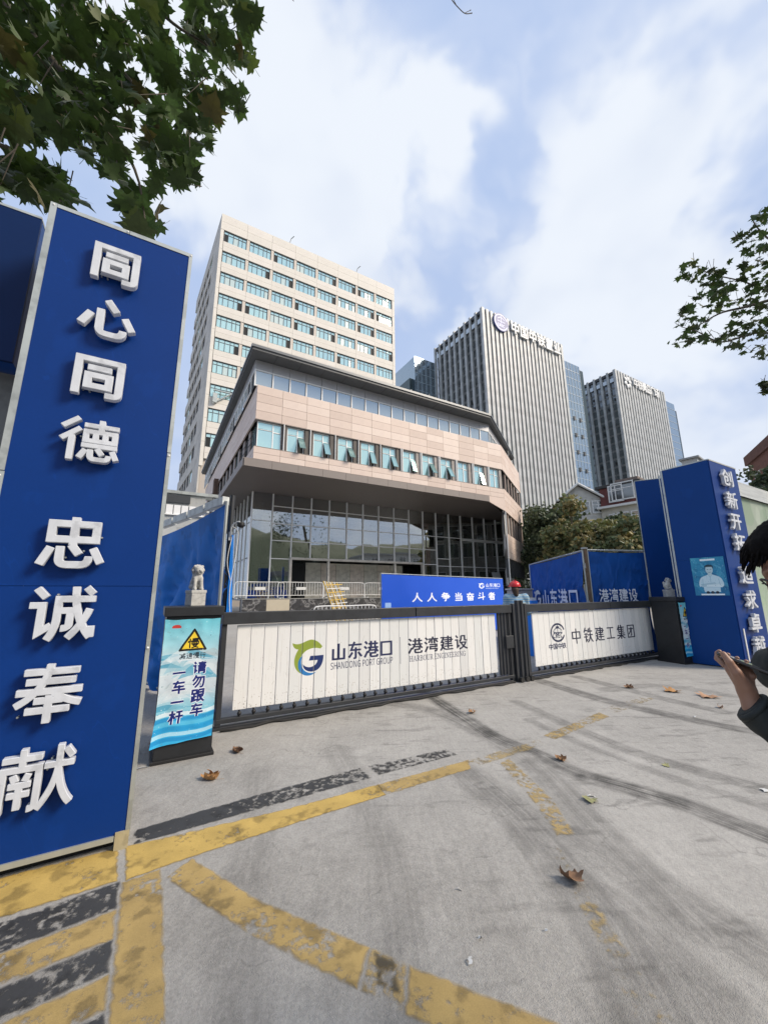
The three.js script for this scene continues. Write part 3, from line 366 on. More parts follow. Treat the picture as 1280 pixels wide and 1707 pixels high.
// ───────── the sliding barrier gate: two leaves
const GZ = -5.33;
function logoG(x, X, Y, W, H, c1, c2, c3) { // a G-like swirl with a crest
  x.save(); x.translate(X, Y); x.scale(W / 100, H / 100); x.lineCap = 'butt';
  x.fillStyle = c1; x.beginPath(); x.moveTo(4, 10); x.bezierCurveTo(25, 22, 45, 2, 62, 4); x.bezierCurveTo(80, 7, 88, 18, 94, 24); x.lineTo(88, 30); x.bezierCurveTo(70, 24, 42, 26, 30, 48); x.bezierCurveTo(20, 66, 26, 86, 42, 96); x.bezierCurveTo(8, 88, 2, 54, 22, 28); x.bezierCurveTo(12, 28, 4, 20, 4, 10); x.fill();
  x.fillStyle = c2; x.beginPath(); x.moveTo(34, 46); x.bezierCurveTo(22, 76, 46, 100, 76, 92); x.bezierCurveTo(56, 108, 22, 98, 22, 68); x.bezierCurveTo(22, 58, 26, 50, 34, 46); x.fill();
  x.fillStyle = c3; x.beginPath(); x.moveTo(58, 48); x.lineTo(98, 48); x.bezierCurveTo(98, 76, 84, 90, 62, 90); x.bezierCurveTo(46, 88, 36, 80, 36, 68); x.bezierCurveTo(46, 82, 76, 82, 80, 60); x.lineTo(54, 60); x.closePath(); x.fill(); x.restore();
}
function gateLeaf(xa, xb, s0, s1, n, print, label) {
  const y0 = .2, y1 = 1.185, W = s1 - s0, tex = canvasTex(2048, Math.round(2048 * (y1 - y0) / W), (x, w, h) => {
    x.fillStyle = '#dfe0de'; x.fillRect(0, 0, w, h); const r = rng(n);
    for (let i = 0; i < n; i++) { x.fillStyle = ['#e2e3e2', '#d9dad9', '#e6e6e4', '#dcdedd'][Math.floor(r() * 4)]; x.fillRect(i * w / n, 0, w / n, h); }
    for (let i = 0; i < 420; i++) { x.globalAlpha = .05 + r() * .12; x.fillStyle = ['#9a9486', '#b3ada0', '#8d8f92'][i % 3]; const X = r() * w, Y = r() * h; x.fillRect(X, Y, 1.5 + r() * 4, 10 + r() * 120); } x.globalAlpha = 1;
    speckle(x, w, h, 190, 9, ['#6c665a', '#918a7c', '#4d4b47'], .6, 2.6); for (let i = 0; i < 700; i++) { const q = Math.pow(r(), 2.2); x.globalAlpha = .25 + r() * .35; x.fillStyle = ['#8d8577', '#a79f90', '#77716a'][i % 3]; x.beginPath(); x.ellipse(r() * w, h - q * h * .16, 1 + r() * 3, 1 + r() * 2, 0, 0, 7); x.fill(); } for (let i = 0; i < 26; i++) { x.globalAlpha = .35; x.strokeStyle = '#6f6a62'; x.lineWidth = 1 + r(); const X = r() * w, Y = r() * h; x.beginPath(); x.moveTo(X, Y); x.lineTo(X + (r() - .5) * 60, Y + (r() - .3) * 70); x.stroke(); } x.globalAlpha = 1;
    print(x, (px, py) => { const p = at(px, py, 'z', GZ + .02); return [(p.x - s0) / W * w, (y1 - p.y) / (y1 - y0) * h]; });
  });
  const slat = mat([.94, .94, .94], .42, { map: tex });
  const t = thing('sliding_gate', label, 'gate', [(xa + xb) / 2, 0, GZ]);
  wpart(t, 'top_beam', [rbox(xa, (xa + xb) / 2 + .35, 1.2, 1.345, GZ - .07, GZ + .07, .008), rbox((xa + xb) / 2 + .362, xb, 1.2, 1.345, GZ - .07, GZ + .07, .008)], M.gateDark);
  wpart(t, 'bottom_rail', [rbox(xa, xb, .075, .125, GZ - .045, GZ + .045, .006), rbox(xa - .02, xb + .02, .0, .035, GZ - .06, GZ + .03, .006)], M.gateDark);
  for (const X of [xa + .03, xb - .03]) wpart(t, 'end_post', rbox(X - .03, X + .03, .04, 1.199, GZ - .035, GZ + .035, .006), M.gateDark);
  const pitch = W / n;
  for (let i = 0; i < n; i++) {
    const a = s0 + i * pitch + .004, b = s0 + (i + 1) * pitch - .004, g = rbox(a, b, y0, y1, GZ - .004 - (i % 3) * .0015, GZ + .02 - (i % 3) * .0015, .004), p = g.attributes.position, uv = g.attributes.uv;
    for (let k = 0; k < p.count; k++) uv.setXY(k, (p.getX(k) - s0) / W, (p.getY(k) - y0) / (y1 - y0));
    { const yaw = ((i * 7919) % 13 - 6) * .0035, cx = (a + b) / 2; g.translate(-cx, 0, -GZ).rotateY(yaw).translate(cx, 0, GZ); wpart(t, 'slat', g, slat); }
    wpart(t, 'roller', [rod([(a + b) / 2, .125, GZ + .01], [(a + b) / 2, .2, GZ + .01], .011), new THREE.SphereGeometry(.026, 10, 8).translate((a + b) / 2, .162, GZ + .03)], M.black);
  }
  const flex = []; for (let k = 0; k < 40; k++) flex.push(V3(lerp(xa + .05, xb - .05, k / 39), .018 + .006 * Math.sin(k * 1.7), GZ + .085 + .028 * Math.sin(k * .9) + .015 * Math.sin(k * 2.3)));
  wpart(t, 'cable', tubeOf(flex, .016, 120, 6), M.rubber);
  return t;
}
const leafL = gateLeaf(.775, 5.74, .955, 5.36, 26, (x, U) => {
  const q = (a, b) => U(a, b); let [X0, Y0] = q(486, 1066), [X1] = q(541, 1066); const Yb = q(510, 1127)[1];
  logoG(x, X0, Y0, X1 - X0, Yb - Y0, '#8b9c3a', '#2b78b8', '#1b2f66');
  [X0, Y0] = q(552, 1072); X1 = q(655, 1066)[0]; drawRun(x, '山东港口', X0, Y0, X1, q(600, 1098)[1], 10, '#232a52', .1, 2.5);
  const ey = q(600, 1111)[1], e0 = q(551, 1111)[0], e1 = q(655, 1101)[0]; x.fillStyle = '#2a3050'; x.font = '60px sans-serif'; let s = 'SHANDONG PORT GROUP', mw = x.measureText(s).width; x.save(); x.translate(e0, ey); x.scale((e1 - e0) / mw, .95); x.fillText(s, 0, 0); x.restore();
  const dx = q(667, 1080)[0]; x.fillRect(dx, q(667, 1062)[1], 3, q(667, 1107)[1] - q(667, 1062)[1]);
  [X0, Y0] = q(680, 1064); X1 = q(778, 1058)[0]; drawRun(x, '港湾建设', X0, Y0, X1, q(730, 1086)[1], 8.5, '#20233c', .16, 3);
  const h0 = q(682, 1102)[0], h1 = q(776, 1092)[0]; x.font = '60px serif'; s = 'HARBOUR ENGINEERING'; mw = x.measureText(s).width; x.save(); x.translate(h0, q(730, 1098)[1]); x.scale((h1 - h0) / mw, .85); x.fillText(s, 0, 0); x.restore();
}, 'left leaf of the sliding gate, white slats printed with a swirl logo');
const leafR = gateLeaf(6.13, 10.86, 6.33, 10.52, 26, (x, U) => {
  let [X0, Y0] = U(917, 1041), X1 = U(939, 1041)[0], Y1 = U(928, 1069)[1]; const cx = (X0 + X1) / 2, cy = (Y0 + Y1) / 2, rx = (X1 - X0) / 2, ry = (Y1 - Y0) / 2;
  x.strokeStyle = '#1c2546'; x.lineWidth = 17; x.beginPath(); x.ellipse(cx, cy, rx, ry, 0, .35, 6.0); x.stroke(); x.lineWidth = 7; x.beginPath(); x.moveTo(cx, cy - ry); x.lineTo(cx, cy + ry * .3); x.ellipse(cx, cy + ry * .1, rx * .72, ry * .62, 0, -2.7, -.45); x.stroke(); x.beginPath(); x.moveTo(cx - rx * .7, cy); x.lineTo(cx + rx * .7, cy); x.stroke(); x.fillStyle = '#1c2546'; x.beginPath(); x.ellipse(cx, cy - ry * .62, rx * .25, ry * .14, 0, 0, 7); x.fill();
  x.font = 'bold 62px sans-serif'; const mw = x.measureText('CREC').width; x.save(); x.translate(cx - rx * .8, cy + ry * .62); x.scale(rx * 1.5 / mw, 1); x.fillText('CREC', 0, 0); x.restore();
  [X0, Y0] = U(914, 1074); X1 = U(943, 1073)[0]; drawRun(x, '中国中铁', X0, Y0, X1, U(928, 1082)[1], 12, '#232a4c', .06, 1);
  [X0, Y0] = U(951, 1048); X1 = U(1056, 1043)[0]; drawRun(x, '中铁建工集团', X0, Y0, X1, U(1000, 1069)[1], 7.5, '#20243c', .3, 4);
}, 'right leaf of the sliding gate, white slats printed with a round emblem');
{ // dark uprights where the leaves meet
  const t = thing('gate_post', 'dark steel meeting posts and latch between the two gate leaves', 'gate post', [5.93, 0, GZ]);
  for (const X of [5.43, 5.51, 5.59, 5.66]) wpart(t, 'bar', rbox(X, X + .045, .135, 1.195, GZ - .02, GZ + .02, .005), M.gateDark);
  for (const X of [5.765, 5.89, 6.0, 6.075]) wpart(t, 'post', rbox(X, X + .055, .0, X > 5.8 && X < 6.05 ? 1.42 : 1.36, GZ + .0, GZ + .075, .006), M.gateDark);
  wpart(t, 'lock_box', rbox(5.56, 5.76, .58, .8, GZ + .021, GZ + .06, .008), M.gateDark);
  wpart(t, 'wheel', [5.82, 5.96, 6.08].map((X) => new THREE.CylinderGeometry(.045, .045, .05, 14).rotateX(Math.PI / 2).translate(X, .045, GZ + .12)), M.rubber);
}

// ───────── tall blue signs with standing letters
function letterMount(t, ch, x, y, z, w, h, lw = 14, d = .045) { const g = glyph(ch, w, h, d, lw); g.translate(x, y, z + .03); const m = wpart(t, 'letter', g, M.letter); const r = rng(ch.charCodeAt(0)); const pins = []; for (let k = 0; k < 3; k++) { const a = x + (r() - .5) * w * .8, b = y + (r() - .5) * h * .8; pins.push(rod([a, b, z - .002], [a, b, z + .035], .006, .006, 6)); } wpart(t, 'mounting_pin', pins, M.galv); return m; }
{
  const X0 = -.93, X1 = .017, Z = -3.29, ZB = -4.26, Ht = 4.43;
  const t = thing('sign_pillar', 'tall blue sign pillar with two four letter words standing beside the yellow line', 'sign', [(X0 + X1) / 2, 0, (Z + ZB) / 2]);
  wpart(t, 'front_panel', box(X0 + .03, X1 - .02, 1.62, Ht - .02, Z - .02, Z), M.bluePaint);
  wpart(t, 'front_panel', box(X0 + .03, X1 - .02, .075, 1.617, Z - .02, Z), M.bluePaint);
  wpart(t, 'side_panel', box(X1 - .02, X1 - .002, .07, Ht - .02, ZB, Z - .021), M.bluePaintB);
  wpart(t, 'side_panel', box(X0 + .002, X0 + .02, .07, Ht - .02, ZB, Z - .021), M.bluePaintB);
  wpart(t, 'back_panel', box(X0 + .021, X1 - .021, .07, Ht - .02, ZB - .012, ZB), M.bluePaintB);
  wpart(t, 'roof_sheet', box(X0 + .004, X1 - .004, Ht - .018, Ht - .004, ZB, Z - .03), M.galv);
  const trim = (a, b, c, d, e, f) => wpart(t, 'edge_trim', box(a, b, c, d, e, f), M.galv);
  trim(X1 - .022, X1 + .004, .06, 2.62, Z - .03, Z + .005); trim(X1 - .024, X1 + .002, 2.626, Ht, Z - .03, Z + .006);
  trim(X0 - .004, X0 + .036, .06, 2.34, Z - .03, Z + .005); trim(X0 - .005, X0 + .034, 2.346, Ht, Z - .03, Z + .006);
  trim(X0 + .036, -.44, Ht - .03, Ht, Z - .03, Z + .005); trim(-.436, X1 - .024, Ht - .031, Ht + .001, Z - .03, Z + .006);
  trim(X0 + .04, X1 - .08, .055, .085, Z - .01, Z + .012);
  wpart(t, 'rivet', [[X0 + .015, 4.41], [X0 + .015, 2.31], [-.45, 4.415], [X1 - .01, 4.41], [X1 - .01, 2.6], [X1 - .01, 1.2], [X0 + .015, 1.0]].map(([a, b]) => new THREE.SphereGeometry(.008, 8, 6).translate(a, b, Z + .007)), M.whiteAl);
  wpart(t, 'foot', [box(X1 - .075, X1 + .0, .0, .1, Z - .06, Z + .014), box(X0 + .0, X0 + .07, .0, .09, Z - .06, Z + .008)], mat([.42, .36, .22], .7, { map: rep(tDirty, 3) }));
  wpart(t, 'base_frame', box(X0 + .03, X1 - .08, .0, .05, ZB + .05, Z - .07), M.black);
  const Y = [4.035, 3.565, 3.09, 2.61, 1.895, 1.45, .98, .515];
  [...'同心同德忠诚奉献'].forEach((c, i) => letterMount(t, c, -.482, Y[i], Z, .375, i < 4 ? .345 : .37, [12.5, 13, 12.5, 9, 12, 10.5, 10, 8.5][i]));
}
{ // the board further back on the left: blue box on a grey wall
  const t = thing('sign_board', 'dark blue board high behind the tall left sign, edge of a white letter showing', 'sign', [-3.6, 0, -4]);
  wpart(t, 'front_panel', box(-6.2, -1.1, 3.31, 4.64, -3.78, -3.75), mat([.002, .018, .085], .5, { map: rep(tGrain, .6), specularIntensity: .3 }));
  wpart(t, 'box_body', box(-6.2, -1.1, 3.31, 4.63, -4.3, -3.782), M.bluePaintB);
  wpart(t, 'edge_trim', [box(-6.2, -1.098, 4.631, 4.65, -4.3, -3.745)], M.galv);
  letterMount(t, '工', -1.57, 4.0, -3.75, .62, .46, 16);
}
{ const t = thing('grey_wall', 'grey sheet metal hoarding under the dark blue board at the left edge', 'wall', [-3.6, 0, -3.95]);
  for (let i = 0; i < 6; i++) wpart(t, 'panel', box(-6.2 + i * .85, -6.2 + (i + 1) * .85 - .008, 0, 3.3, -4.0, -3.97 + (i % 2) * .004), mat([.17, .18, .18], .6, { map: rep(tDirty, .7) })); }
{
  const X0 = 10.45, X1 = 11.87, ZF = -3.59, ZB = -4.56, Ht = 4.44;
  const t = thing('sign_pillar', 'tall blue sign pillar on the right with white letters down its edge', 'sign', [(X0 + X1) / 2, 0, (ZF + ZB) / 2]);
  wpart(t, 'side_panel', box(X0, X0 + .02, .02, 2.25, ZB + .03, ZF - .02), M.bluePaintB); wpart(t, 'side_panel', box(X0 + .0015, X0 + .02, 2.253, Ht, ZB + .03, ZF - .02), M.bluePaintB);
  wpart(t, 'front_panel', box(X0 + .021, X1 - .01, .02, Ht - .01, ZF - .02, ZF), M.bluePaint);
  wpart(t, 'back_panel', [box(X1 - .02, X1 - .004, .02, Ht - .01, ZB, ZF - .021), box(X0 + .021, X1 - .021, .02, Ht - .01, ZB, ZB + .012)], M.bluePaintB);
  wpart(t, 'edge_trim', [box(X0 - .006, X0 + .02, .02, Ht + .004, ZB - .012, ZB + .028)], M.galv); wpart(t, 'edge_trim', [box(X0 - .03, X0 - .012, 1.2, Ht - .1, ZB - .05, ZB - .028)], M.galv);
  wpart(t, 'edge_trim', box(X0 - .004, X0 + .02, Ht, Ht + .022, ZB + .03, ZF), M.galv); wpart(t, 'edge_trim', box(X0 + .022, X1, Ht - .009, Ht + .02, ZF - .03, ZF + .006), M.galvDull);
  tag(wpart(t, 'corner_strip', box(10.585, 10.63, .16, .8, ZF + .002, ZF + .016), M.white), 'short white strip left of the lowest letters');
  wpart(t, 'roof_sheet', box(X0 + .021, X1 - .021, Ht - .015, Ht - .01, ZB + .013, ZF - .031), M.galv);
  const Y = [4.08, 3.56, 3.08, 2.61, 1.9, 1.38, .9, .44];
  [...'创新开拓追求卓越'].forEach((c, i) => letterMount(t, c, 11.07, Y[i], ZF, .60, .42, [11, 9.5, 11, 11, 10.5, 10.5, 11, 9][i], .06));
  // a weathered poster of a man in a work shirt
  const tex = canvasTex(512, 704, (x, w, h) => {
    const g = x.createLinearGradient(0, 0, w, h); g.addColorStop(0, '#2f93b4'); g.addColorStop(1, '#1c6fa0'); x.fillStyle = g; x.fillRect(0, 0, w, h); const r = rng(31);
    for (let i = 0; i < 40; i++) { x.globalAlpha = .3; x.fillStyle = ['#5fb6cd', '#15567f', '#8fd0de'][i % 3]; x.beginPath(); x.ellipse(r() * w, r() * h, 20 + r() * 90, 8 + r() * 30, r() * 2, 0, 7); x.fill(); } x.globalAlpha = 1;
    x.fillStyle = '#c6dfe8'; x.beginPath(); x.moveTo(150, 640); x.lineTo(140, 520); x.lineTo(96, 545); x.bezierCurveTo(70, 520, 84, 420, 130, 372); x.bezierCurveTo(170, 345, 215, 335, 240, 318); x.lineTo(300, 318); x.bezierCurveTo(330, 335, 375, 345, 410, 372); x.bezierCurveTo(455, 420, 470, 520, 440, 545); x.lineTo(398, 520); x.lineTo(390, 640); x.closePath(); x.fill();
    x.fillStyle = '#aecbd6'; x.beginPath(); x.moveTo(110, 500); x.lineTo(330, 470); x.lineTo(350, 508); x.lineTo(120, 552); x.fill(); x.fillStyle = '#d9ebf0'; x.beginPath(); x.moveTo(430, 500); x.lineTo(200, 508); x.lineTo(190, 548); x.lineTo(430, 556); x.fill();
    x.strokeStyle = '#7fb0c2'; x.lineWidth = 6; x.beginPath(); x.moveTo(240, 320); x.lineTo(268, 372); x.lineTo(300, 320); x.moveTo(268, 372); x.lineTo(266, 470); x.moveTo(110, 500); x.lineTo(330, 470); x.moveTo(190, 548); x.lineTo(430, 556); x.moveTo(140, 520); x.lineTo(150, 400); x.moveTo(398, 520); x.lineTo(388, 400); x.stroke();
    x.fillStyle = '#b8cfd4'; x.beginPath(); x.ellipse(270, 232, 56, 78, 0, 0, 7); x.fill(); x.fillRect(240, 290, 60, 50); x.fillStyle = '#16323f'; x.beginPath(); x.ellipse(270, 180, 66, 44, 0, Math.PI, 0); x.fill(); x.fillRect(206, 172, 10, 40); x.fillRect(324, 172, 10, 40); x.fillRect(236, 222, 26, 7); x.fillRect(280, 222, 26, 7); x.fillRect(254, 278, 34, 5);
    x.fillStyle = '#e8f2f4'; x.fillRect(150, 30, 230, 34); x.fillStyle = '#123'; for (let i = 0; i < 3; i++) { x.beginPath(); x.arc(200 + i * 70, 650, 26, 0, 7); x.fill(); } x.fillStyle = '#eef4f6'; x.fillRect(90, 672, 350, 26);
    speckle(x, w, h, 520, 8, ['#dfeef2', '#0f4d73', '#7fc3d6', '#ffffff'], 1, 6);
  });
  const g = grid(16, 24, (u, v) => ({ x: X0 - .006 - Math.abs(fbm(u * 4, v * 6, 3, 4096) - .5) * .02, y: lerp(1.47, 2.29, v), z: lerp(-4.25, -3.64, u) }));
  tag(wpart(t, 'poster', g, new THREE.MeshPhysicalMaterial({ map: tex, roughness: .45, side: THREE.DoubleSide })), 'faded blue poster of a man in a pale shirt');
}
{ // lower blue board behind it
  const A = at(1102, 798, 'z', -5.7), B2 = at(1057, 803, 'y', A.y), LB = Math.hypot(B2.x - A.x, B2.z - A.z), t = thing('sign_board', 'plain lighter blue board just behind the right sign pillar', 'sign', [A.x, 0, A.z]), B = [B2.x, B2.z], h = A.y;
  wpart(t, 'panel', along([A.x, A.z], B, 0, LB, .02, h, .03, .0), M.bluePaintB);
  wpart(t, 'edge_trim', [along([A.x, A.z], B, -.005, LB + .01, h + .001, h + .02, .035, .006), along([A.x, A.z], B, LB + .002, LB + .022, .02, h, .035, .004)], M.galv);
}
{ // pale printed hoarding to the right of the sign
  const t = thing('hoarding', 'pale green printed hoarding with a grey metal cap beyond the right sign', 'hoarding', [16, 0, -4.1]);
  const tex = canvasTex(1024, 512, (x, w, h) => { const g = x.createLinearGradient(0, 0, 0, h); g.addColorStop(0, '#9fac98'); g.addColorStop(1, '#c2c7be'); x.fillStyle = g; x.fillRect(0, 0, w, h); const r = rng(8); for (let i = 0; i < 60; i++) { x.globalAlpha = .25; x.fillStyle = ['#7fa07a', '#dde6d6', '#8fb48f', '#b7c9b0'][i % 4]; x.beginPath(); x.ellipse(r() * w, r() * h * .8, 20 + r() * 110, 20 + r() * 60, r() * 3, 0, 7); x.fill(); } x.globalAlpha = 1; x.fillStyle = '#4d5a4c'; for (let i = 0; i < 7; i++) x.fillRect(330 + i * 34, 150 + (i % 2) * 6, 22, 26 + (i % 3) * 6); });
  const pm = mat([.85, .85, .85], .6, { map: tex });
  for (let i = 0; i < 3; i++) { const a = 11.95 + i * 3.2, g = box(a, a + 3.19, .0, 4.05, -4.14, -4.1), p = g.attributes.position, uv = g.attributes.uv; for (let k = 0; k < p.count; k++) uv.setXY(k, (p.getX(k) - 11.95) / 6.4, p.getY(k) / 4.05); wpart(t, 'panel', g, pm); }
  wpart(t, 'metal_cap', [grid(30, 1, (u, v) => ({ x: lerp(11.93, 21.6, u), y: lerp(4.04, 4.56, v), z: -4.02 + (v ? -.18 : .0) + .012 * Math.sin(u * 200) })), box(11.93, 21.6, 4.0, 4.56, -4.28, -4.25)], mat([.40, .42, .41], .5, { metalness: .4, map: rep(tDirty, .6), side: THREE.DoubleSide }));
}

// ───────── blue tarpaulins on the opened site gates
const tarpMat = mat([.014, .19, .66], .6, { specularIntensity: .4, side: THREE.DoubleSide, map: rep(tDirty, .5) });
const tarpDark = mat([.008, .08, .34], .55, { side: THREE.DoubleSide, map: rep(tDirty, .5), specularIntensity: .4 });
function tarpGeo(A, B, y0, y1, seed, amp, sag = 0) { const dx = B[0] - A[0], dz = B[1] - A[1], L = Math.hypot(dx, dz), nx = -dz / L, nz = dx / L; return grid(70, 60, (u, v) => { const top = Math.pow(v, 3), f = (fbm(u * L * .9 + seed, v * 1.1 + seed, 4, 4096) - .5) * amp * 2 + Math.sin(u * L * 5 + Math.sin(v * 4 + seed) * 2) * amp * .22 * (1 - v * .4) + (fbm((u * L + v * 2.2) * 2.5 + seed, (v * 2.2 - u * L) * .7, 3, 4096) - .5) * amp * .7 + Math.pow(1 - Math.abs(fbm(u * L * 1.3 + v * 1.1 + seed * 3, v * 2.6 - u * L * .5, 4, 4096) - .5) * 2, 9) * amp * .55 + Math.pow(1 - Math.abs(fbm(u * L * 2.4 - v * 1.9 + seed, v * 3.2 + u * L * .8, 4, 4096) - .5) * 2, 12) * amp * .35; const s = sag * 4 * u * (1 - u) * sstep(.45, 1, v); return { x: lerp(A[0], B[0], u) + nx * f * (1 - top), y: lerp(y0, y1, v) - s, z: lerp(A[1], B[1], u) + nz * f * (1 - top), u: u * L, v: v * (y1 - y0) }; }); }
function gateTarp(name, A, B, y0, y1, label, seed, m, sag, amp = .06) {
  const t = thing(name, label, 'tarpaulin gate', [A[0], 0, A[1]]);
  wpart(t, 'tarpaulin', tarpGeo(A, B, y0, y1 - .03, seed, amp, sag), m);
  const R = (p, q, r) => rod([p[0], p[1], p[2]], [q[0], q[1], q[2]], r, r, 8);
  wpart(t, 'frame_tube', [R([A[0], y1, A[1]], [B[0], y1, B[1]], .022), R([A[0], 0, A[1]], [A[0], y1, A[1]], .022), R([B[0], .05, B[1]], [B[0], y1, B[1]], .022), R([A[0], .1, A[1]], [B[0], .1, B[1]], .02)], M.galv);
  return t;
}
{ // left leaf, with a rolled white hem along its top
  const A = [.78, -5.72], B = [-.9, -11.6], t = gateTarp('tarpaulin_gate', A, B, .05, 2.84, 'blue tarpaulin gate leaf standing open behind the left black pillar', 3, tarpMat, .18, .20);
  const hem = []; const r = rng(4);
  for (let i = 0; i < 9; i++) { const u0 = i / 9 + .006, u1 = (i + 1) / 9 - .004, y = 2.86 + (r() - .5) * .02; hem.push(along(A, B, u0 * 6.1, u1 * 6.1, y - .07, y + .045, .05, .045)); }
  hem.forEach((g) => wpart(t, 'hem_board', g, mat([.66, .70, .70], .6, { map: rep(tDirty, 1.2) })));
}
{ const t = thing('gate_mast', 'dark steel post with a narrow blue strip and wires beside the left tarpaulin', 'post', [.86, 0, -5.75]);
  wpart(t, 'mast', rod([.86, 0, -5.80], [.86, 2.95, -5.80], .035, .035, 10), M.gateDark);
  wpart(t, 'blue_strip', grid(4, 30, (u, v) => ({ x: .875 + u * .085 * (1 - .6 * v), y: lerp(1.2, 2.38, v), z: -5.74 - u * .06 + Math.sin(v * 8) * .006 })), tarpMat);
  wpart(t, 'wire', [tubeOf([[.86, 2.5, -5.74], [.94, 2.44, -5.7], [.95, 2.2, -5.72], [.9, 1.6, -5.74], [.93, 1.25, -5.74]], .006, 30, 5), tubeOf([[.88, 2.35, -5.74], [.84, 2.0, -5.72], [.9, 1.75, -5.74]], .005, 24, 5)], M.white);
}
{ const t = thing('security_camera', 'small black security camera on a white bracket beside the left tarpaulin', 'camera', [.9, 2.45, -5.7]);
  wpart(t, 'bracket', [tubeOf([[.86, 2.36, -5.75], [.87, 2.5, -5.72], [.93, 2.55, -5.66], [.96, 2.53, -5.6]], .012, 20, 8), box(.84, .885, 2.3, 2.42, -5.768, -5.75)], M.white);
  wpart(t, 'housing', [new THREE.SphereGeometry(.05, 16, 12).scale(1, .8, 1).translate(.965, 2.50, -5.6), new THREE.CylinderGeometry(.05, .052, .035, 16).translate(.965, 2.515, -5.6)], M.black);
}
{ // right: an opened leaf, a post and a fixed panel
  const P = [9.19, -6.0], Q = [11.95, -9.95], R = [10.98, -5.46];
  const print = (t, text, A, B, s0, s1, y0, y1, gaps, seed, logo) => { const L = Math.hypot(B[0] - A[0], B[1] - A[1]); const tex = canvasTex(1024, 256, (x, w, h) => { x.clearRect(0, 0, w, h); x.fillStyle = '#d5dbe6'; drawRun(x, text, logo ? w * .24 : 4, 8, w - 6, h - 8, 11, '#d5dbe6', .1); if (logo) logoG(x, 6, 12, w * .2, h - 20, '#d5dbe6', '#d5dbe6', '#d5dbe6'); });
    const g = grid(30, 10, (u, v) => { const s = lerp(s0, s1, u), dx = (B[0] - A[0]) / L, dz = (B[1] - A[1]) / L; return { x: A[0] + dx * s - dz * .10, y: lerp(y0, y1, v), z: A[1] + dz * s + dx * .10 }; }); return wpart(t, 'printed_name', g, mat([1, 1, 1], .6, { map: tex, alphaTest: .5, side: THREE.DoubleSide })); };
  const t1 = gateTarp('tarpaulin_gate', Q, P, .1, 2.58, 'blue tarpaulin gate leaf swung inwards left of the rusty post', 11, tarpDark, .02, .12);
  print(t1, '山东港口', Q, P, .6, 4.55, 1.08, 1.70, .1, 1, true);
  const t2 = gateTarp('tarpaulin_gate', [9.32, -5.96], R, .1, 2.6, 'square blue tarpaulin panel between the rusty post and the right black pillar', 19, tarpDark, .03, .13);
  print(t2, '港湾建设', [9.32, -5.96], R, .12, 1.25, 1.31, 1.66, .1, 2, false);
  const t3 = thing('steel_post', 'rusty brown steel post between the two blue tarpaulins', 'post', [9.25, 0, -5.98]);
  wpart(t3, 'shaft', box(9.2, 9.29, 0, 2.62, -6.02, -5.94), mat([.16, .11, .075], .85, { map: rep(tDirty, 2.5) })); wpart(t3, 'cap', box(9.185, 9.305, 2.621, 2.66, -6.035, -5.925), M.galvDull); wpart(t3, 'hinge', [.4, 1.3, 2.2].map((y) => rod([9.15, y - .06, -5.95], [9.15, y + .06, -5.95], .022, .022, 10)), M.galvDull);
}

// ───────── things in the yard behind the gate
{ // slogan banner on a frame
  const L = at(636, 957, 'z', -10.98), a = 14 * Math.PI / 180, A = [L.x, L.z], dirx = Math.cos(a), dirz = -Math.sin(a), len = 7.5, B = [A[0] + dirx * len, A[1] + dirz * len], t = thing('banner', 'bright blue slogan banner stretched on a frame before the glass hall', 'banner', [A[0], 0, A[1]]);
  const tex = canvasTex(2048, 900, (x, w, h) => { x.fillStyle = '#1157d4'; x.fillRect(0, 0, w, h); for (let i = 0; i < 9; i++) { x.globalAlpha = .12; x.fillStyle = i % 2 ? '#0a3fa8' : '#2f78ee'; x.fillRect(i * 230, 0, 3, h); } x.globalAlpha = 1; x.fillStyle = '#eef3ff'; logoG(x, w * .735, h * .085, w * .062, h * .115, '#eef3ff', '#eef3ff', '#eef3ff'); drawRun(x, '山东港口', w * .808, h * .09, w * .965, h * .165, 12, '#eef3ff', .08); x.font = '24px sans-serif'; x.fillText('SHANDONG PORT GROUP', w * .808, h * .2); drawRun(x, '人人争当奋斗者', w * .185, h * .265, w * .905, h * .415, 13, '#f4f7ff', .42); x.fillStyle = '#9fc2f5'; x.fillRect(w * .02, h * .42, w * .035, h * .1); });
  const g = grid(60, 24, (u, v) => { const f = (fbm(u * 6 + 2, v * 3, 4, 4096) - .5) * .05 * (1 - v * .6) + Math.exp(-Math.pow((u - .12 - (1 - v) * .2) * 16, 2)) * .02; return { x: lerp(A[0], B[0], u) + Math.sin(a) * f, y: lerp(.05, 2.18, v) - .015 * Math.sin(u * Math.PI), z: lerp(A[1], B[1], u) + Math.cos(a) * f }; });
  wpart(t, 'cloth', g, new THREE.MeshPhysicalMaterial({ map: tex, roughness: .55, side: THREE.DoubleSide }));
  wpart(t, 'frame_tube', [rod([A[0], 2.2, A[1] - .03], [B[0], 2.2, B[1] - .03], .018), ...[0, .33, .66, 1].map((u) => rod([lerp(A[0], B[0], u), 0, lerp(A[1], B[1], u) - .05], [lerp(A[0], B[0], u), 2.22, lerp(A[1], B[1], u) - .05], .02))], M.galv);
}
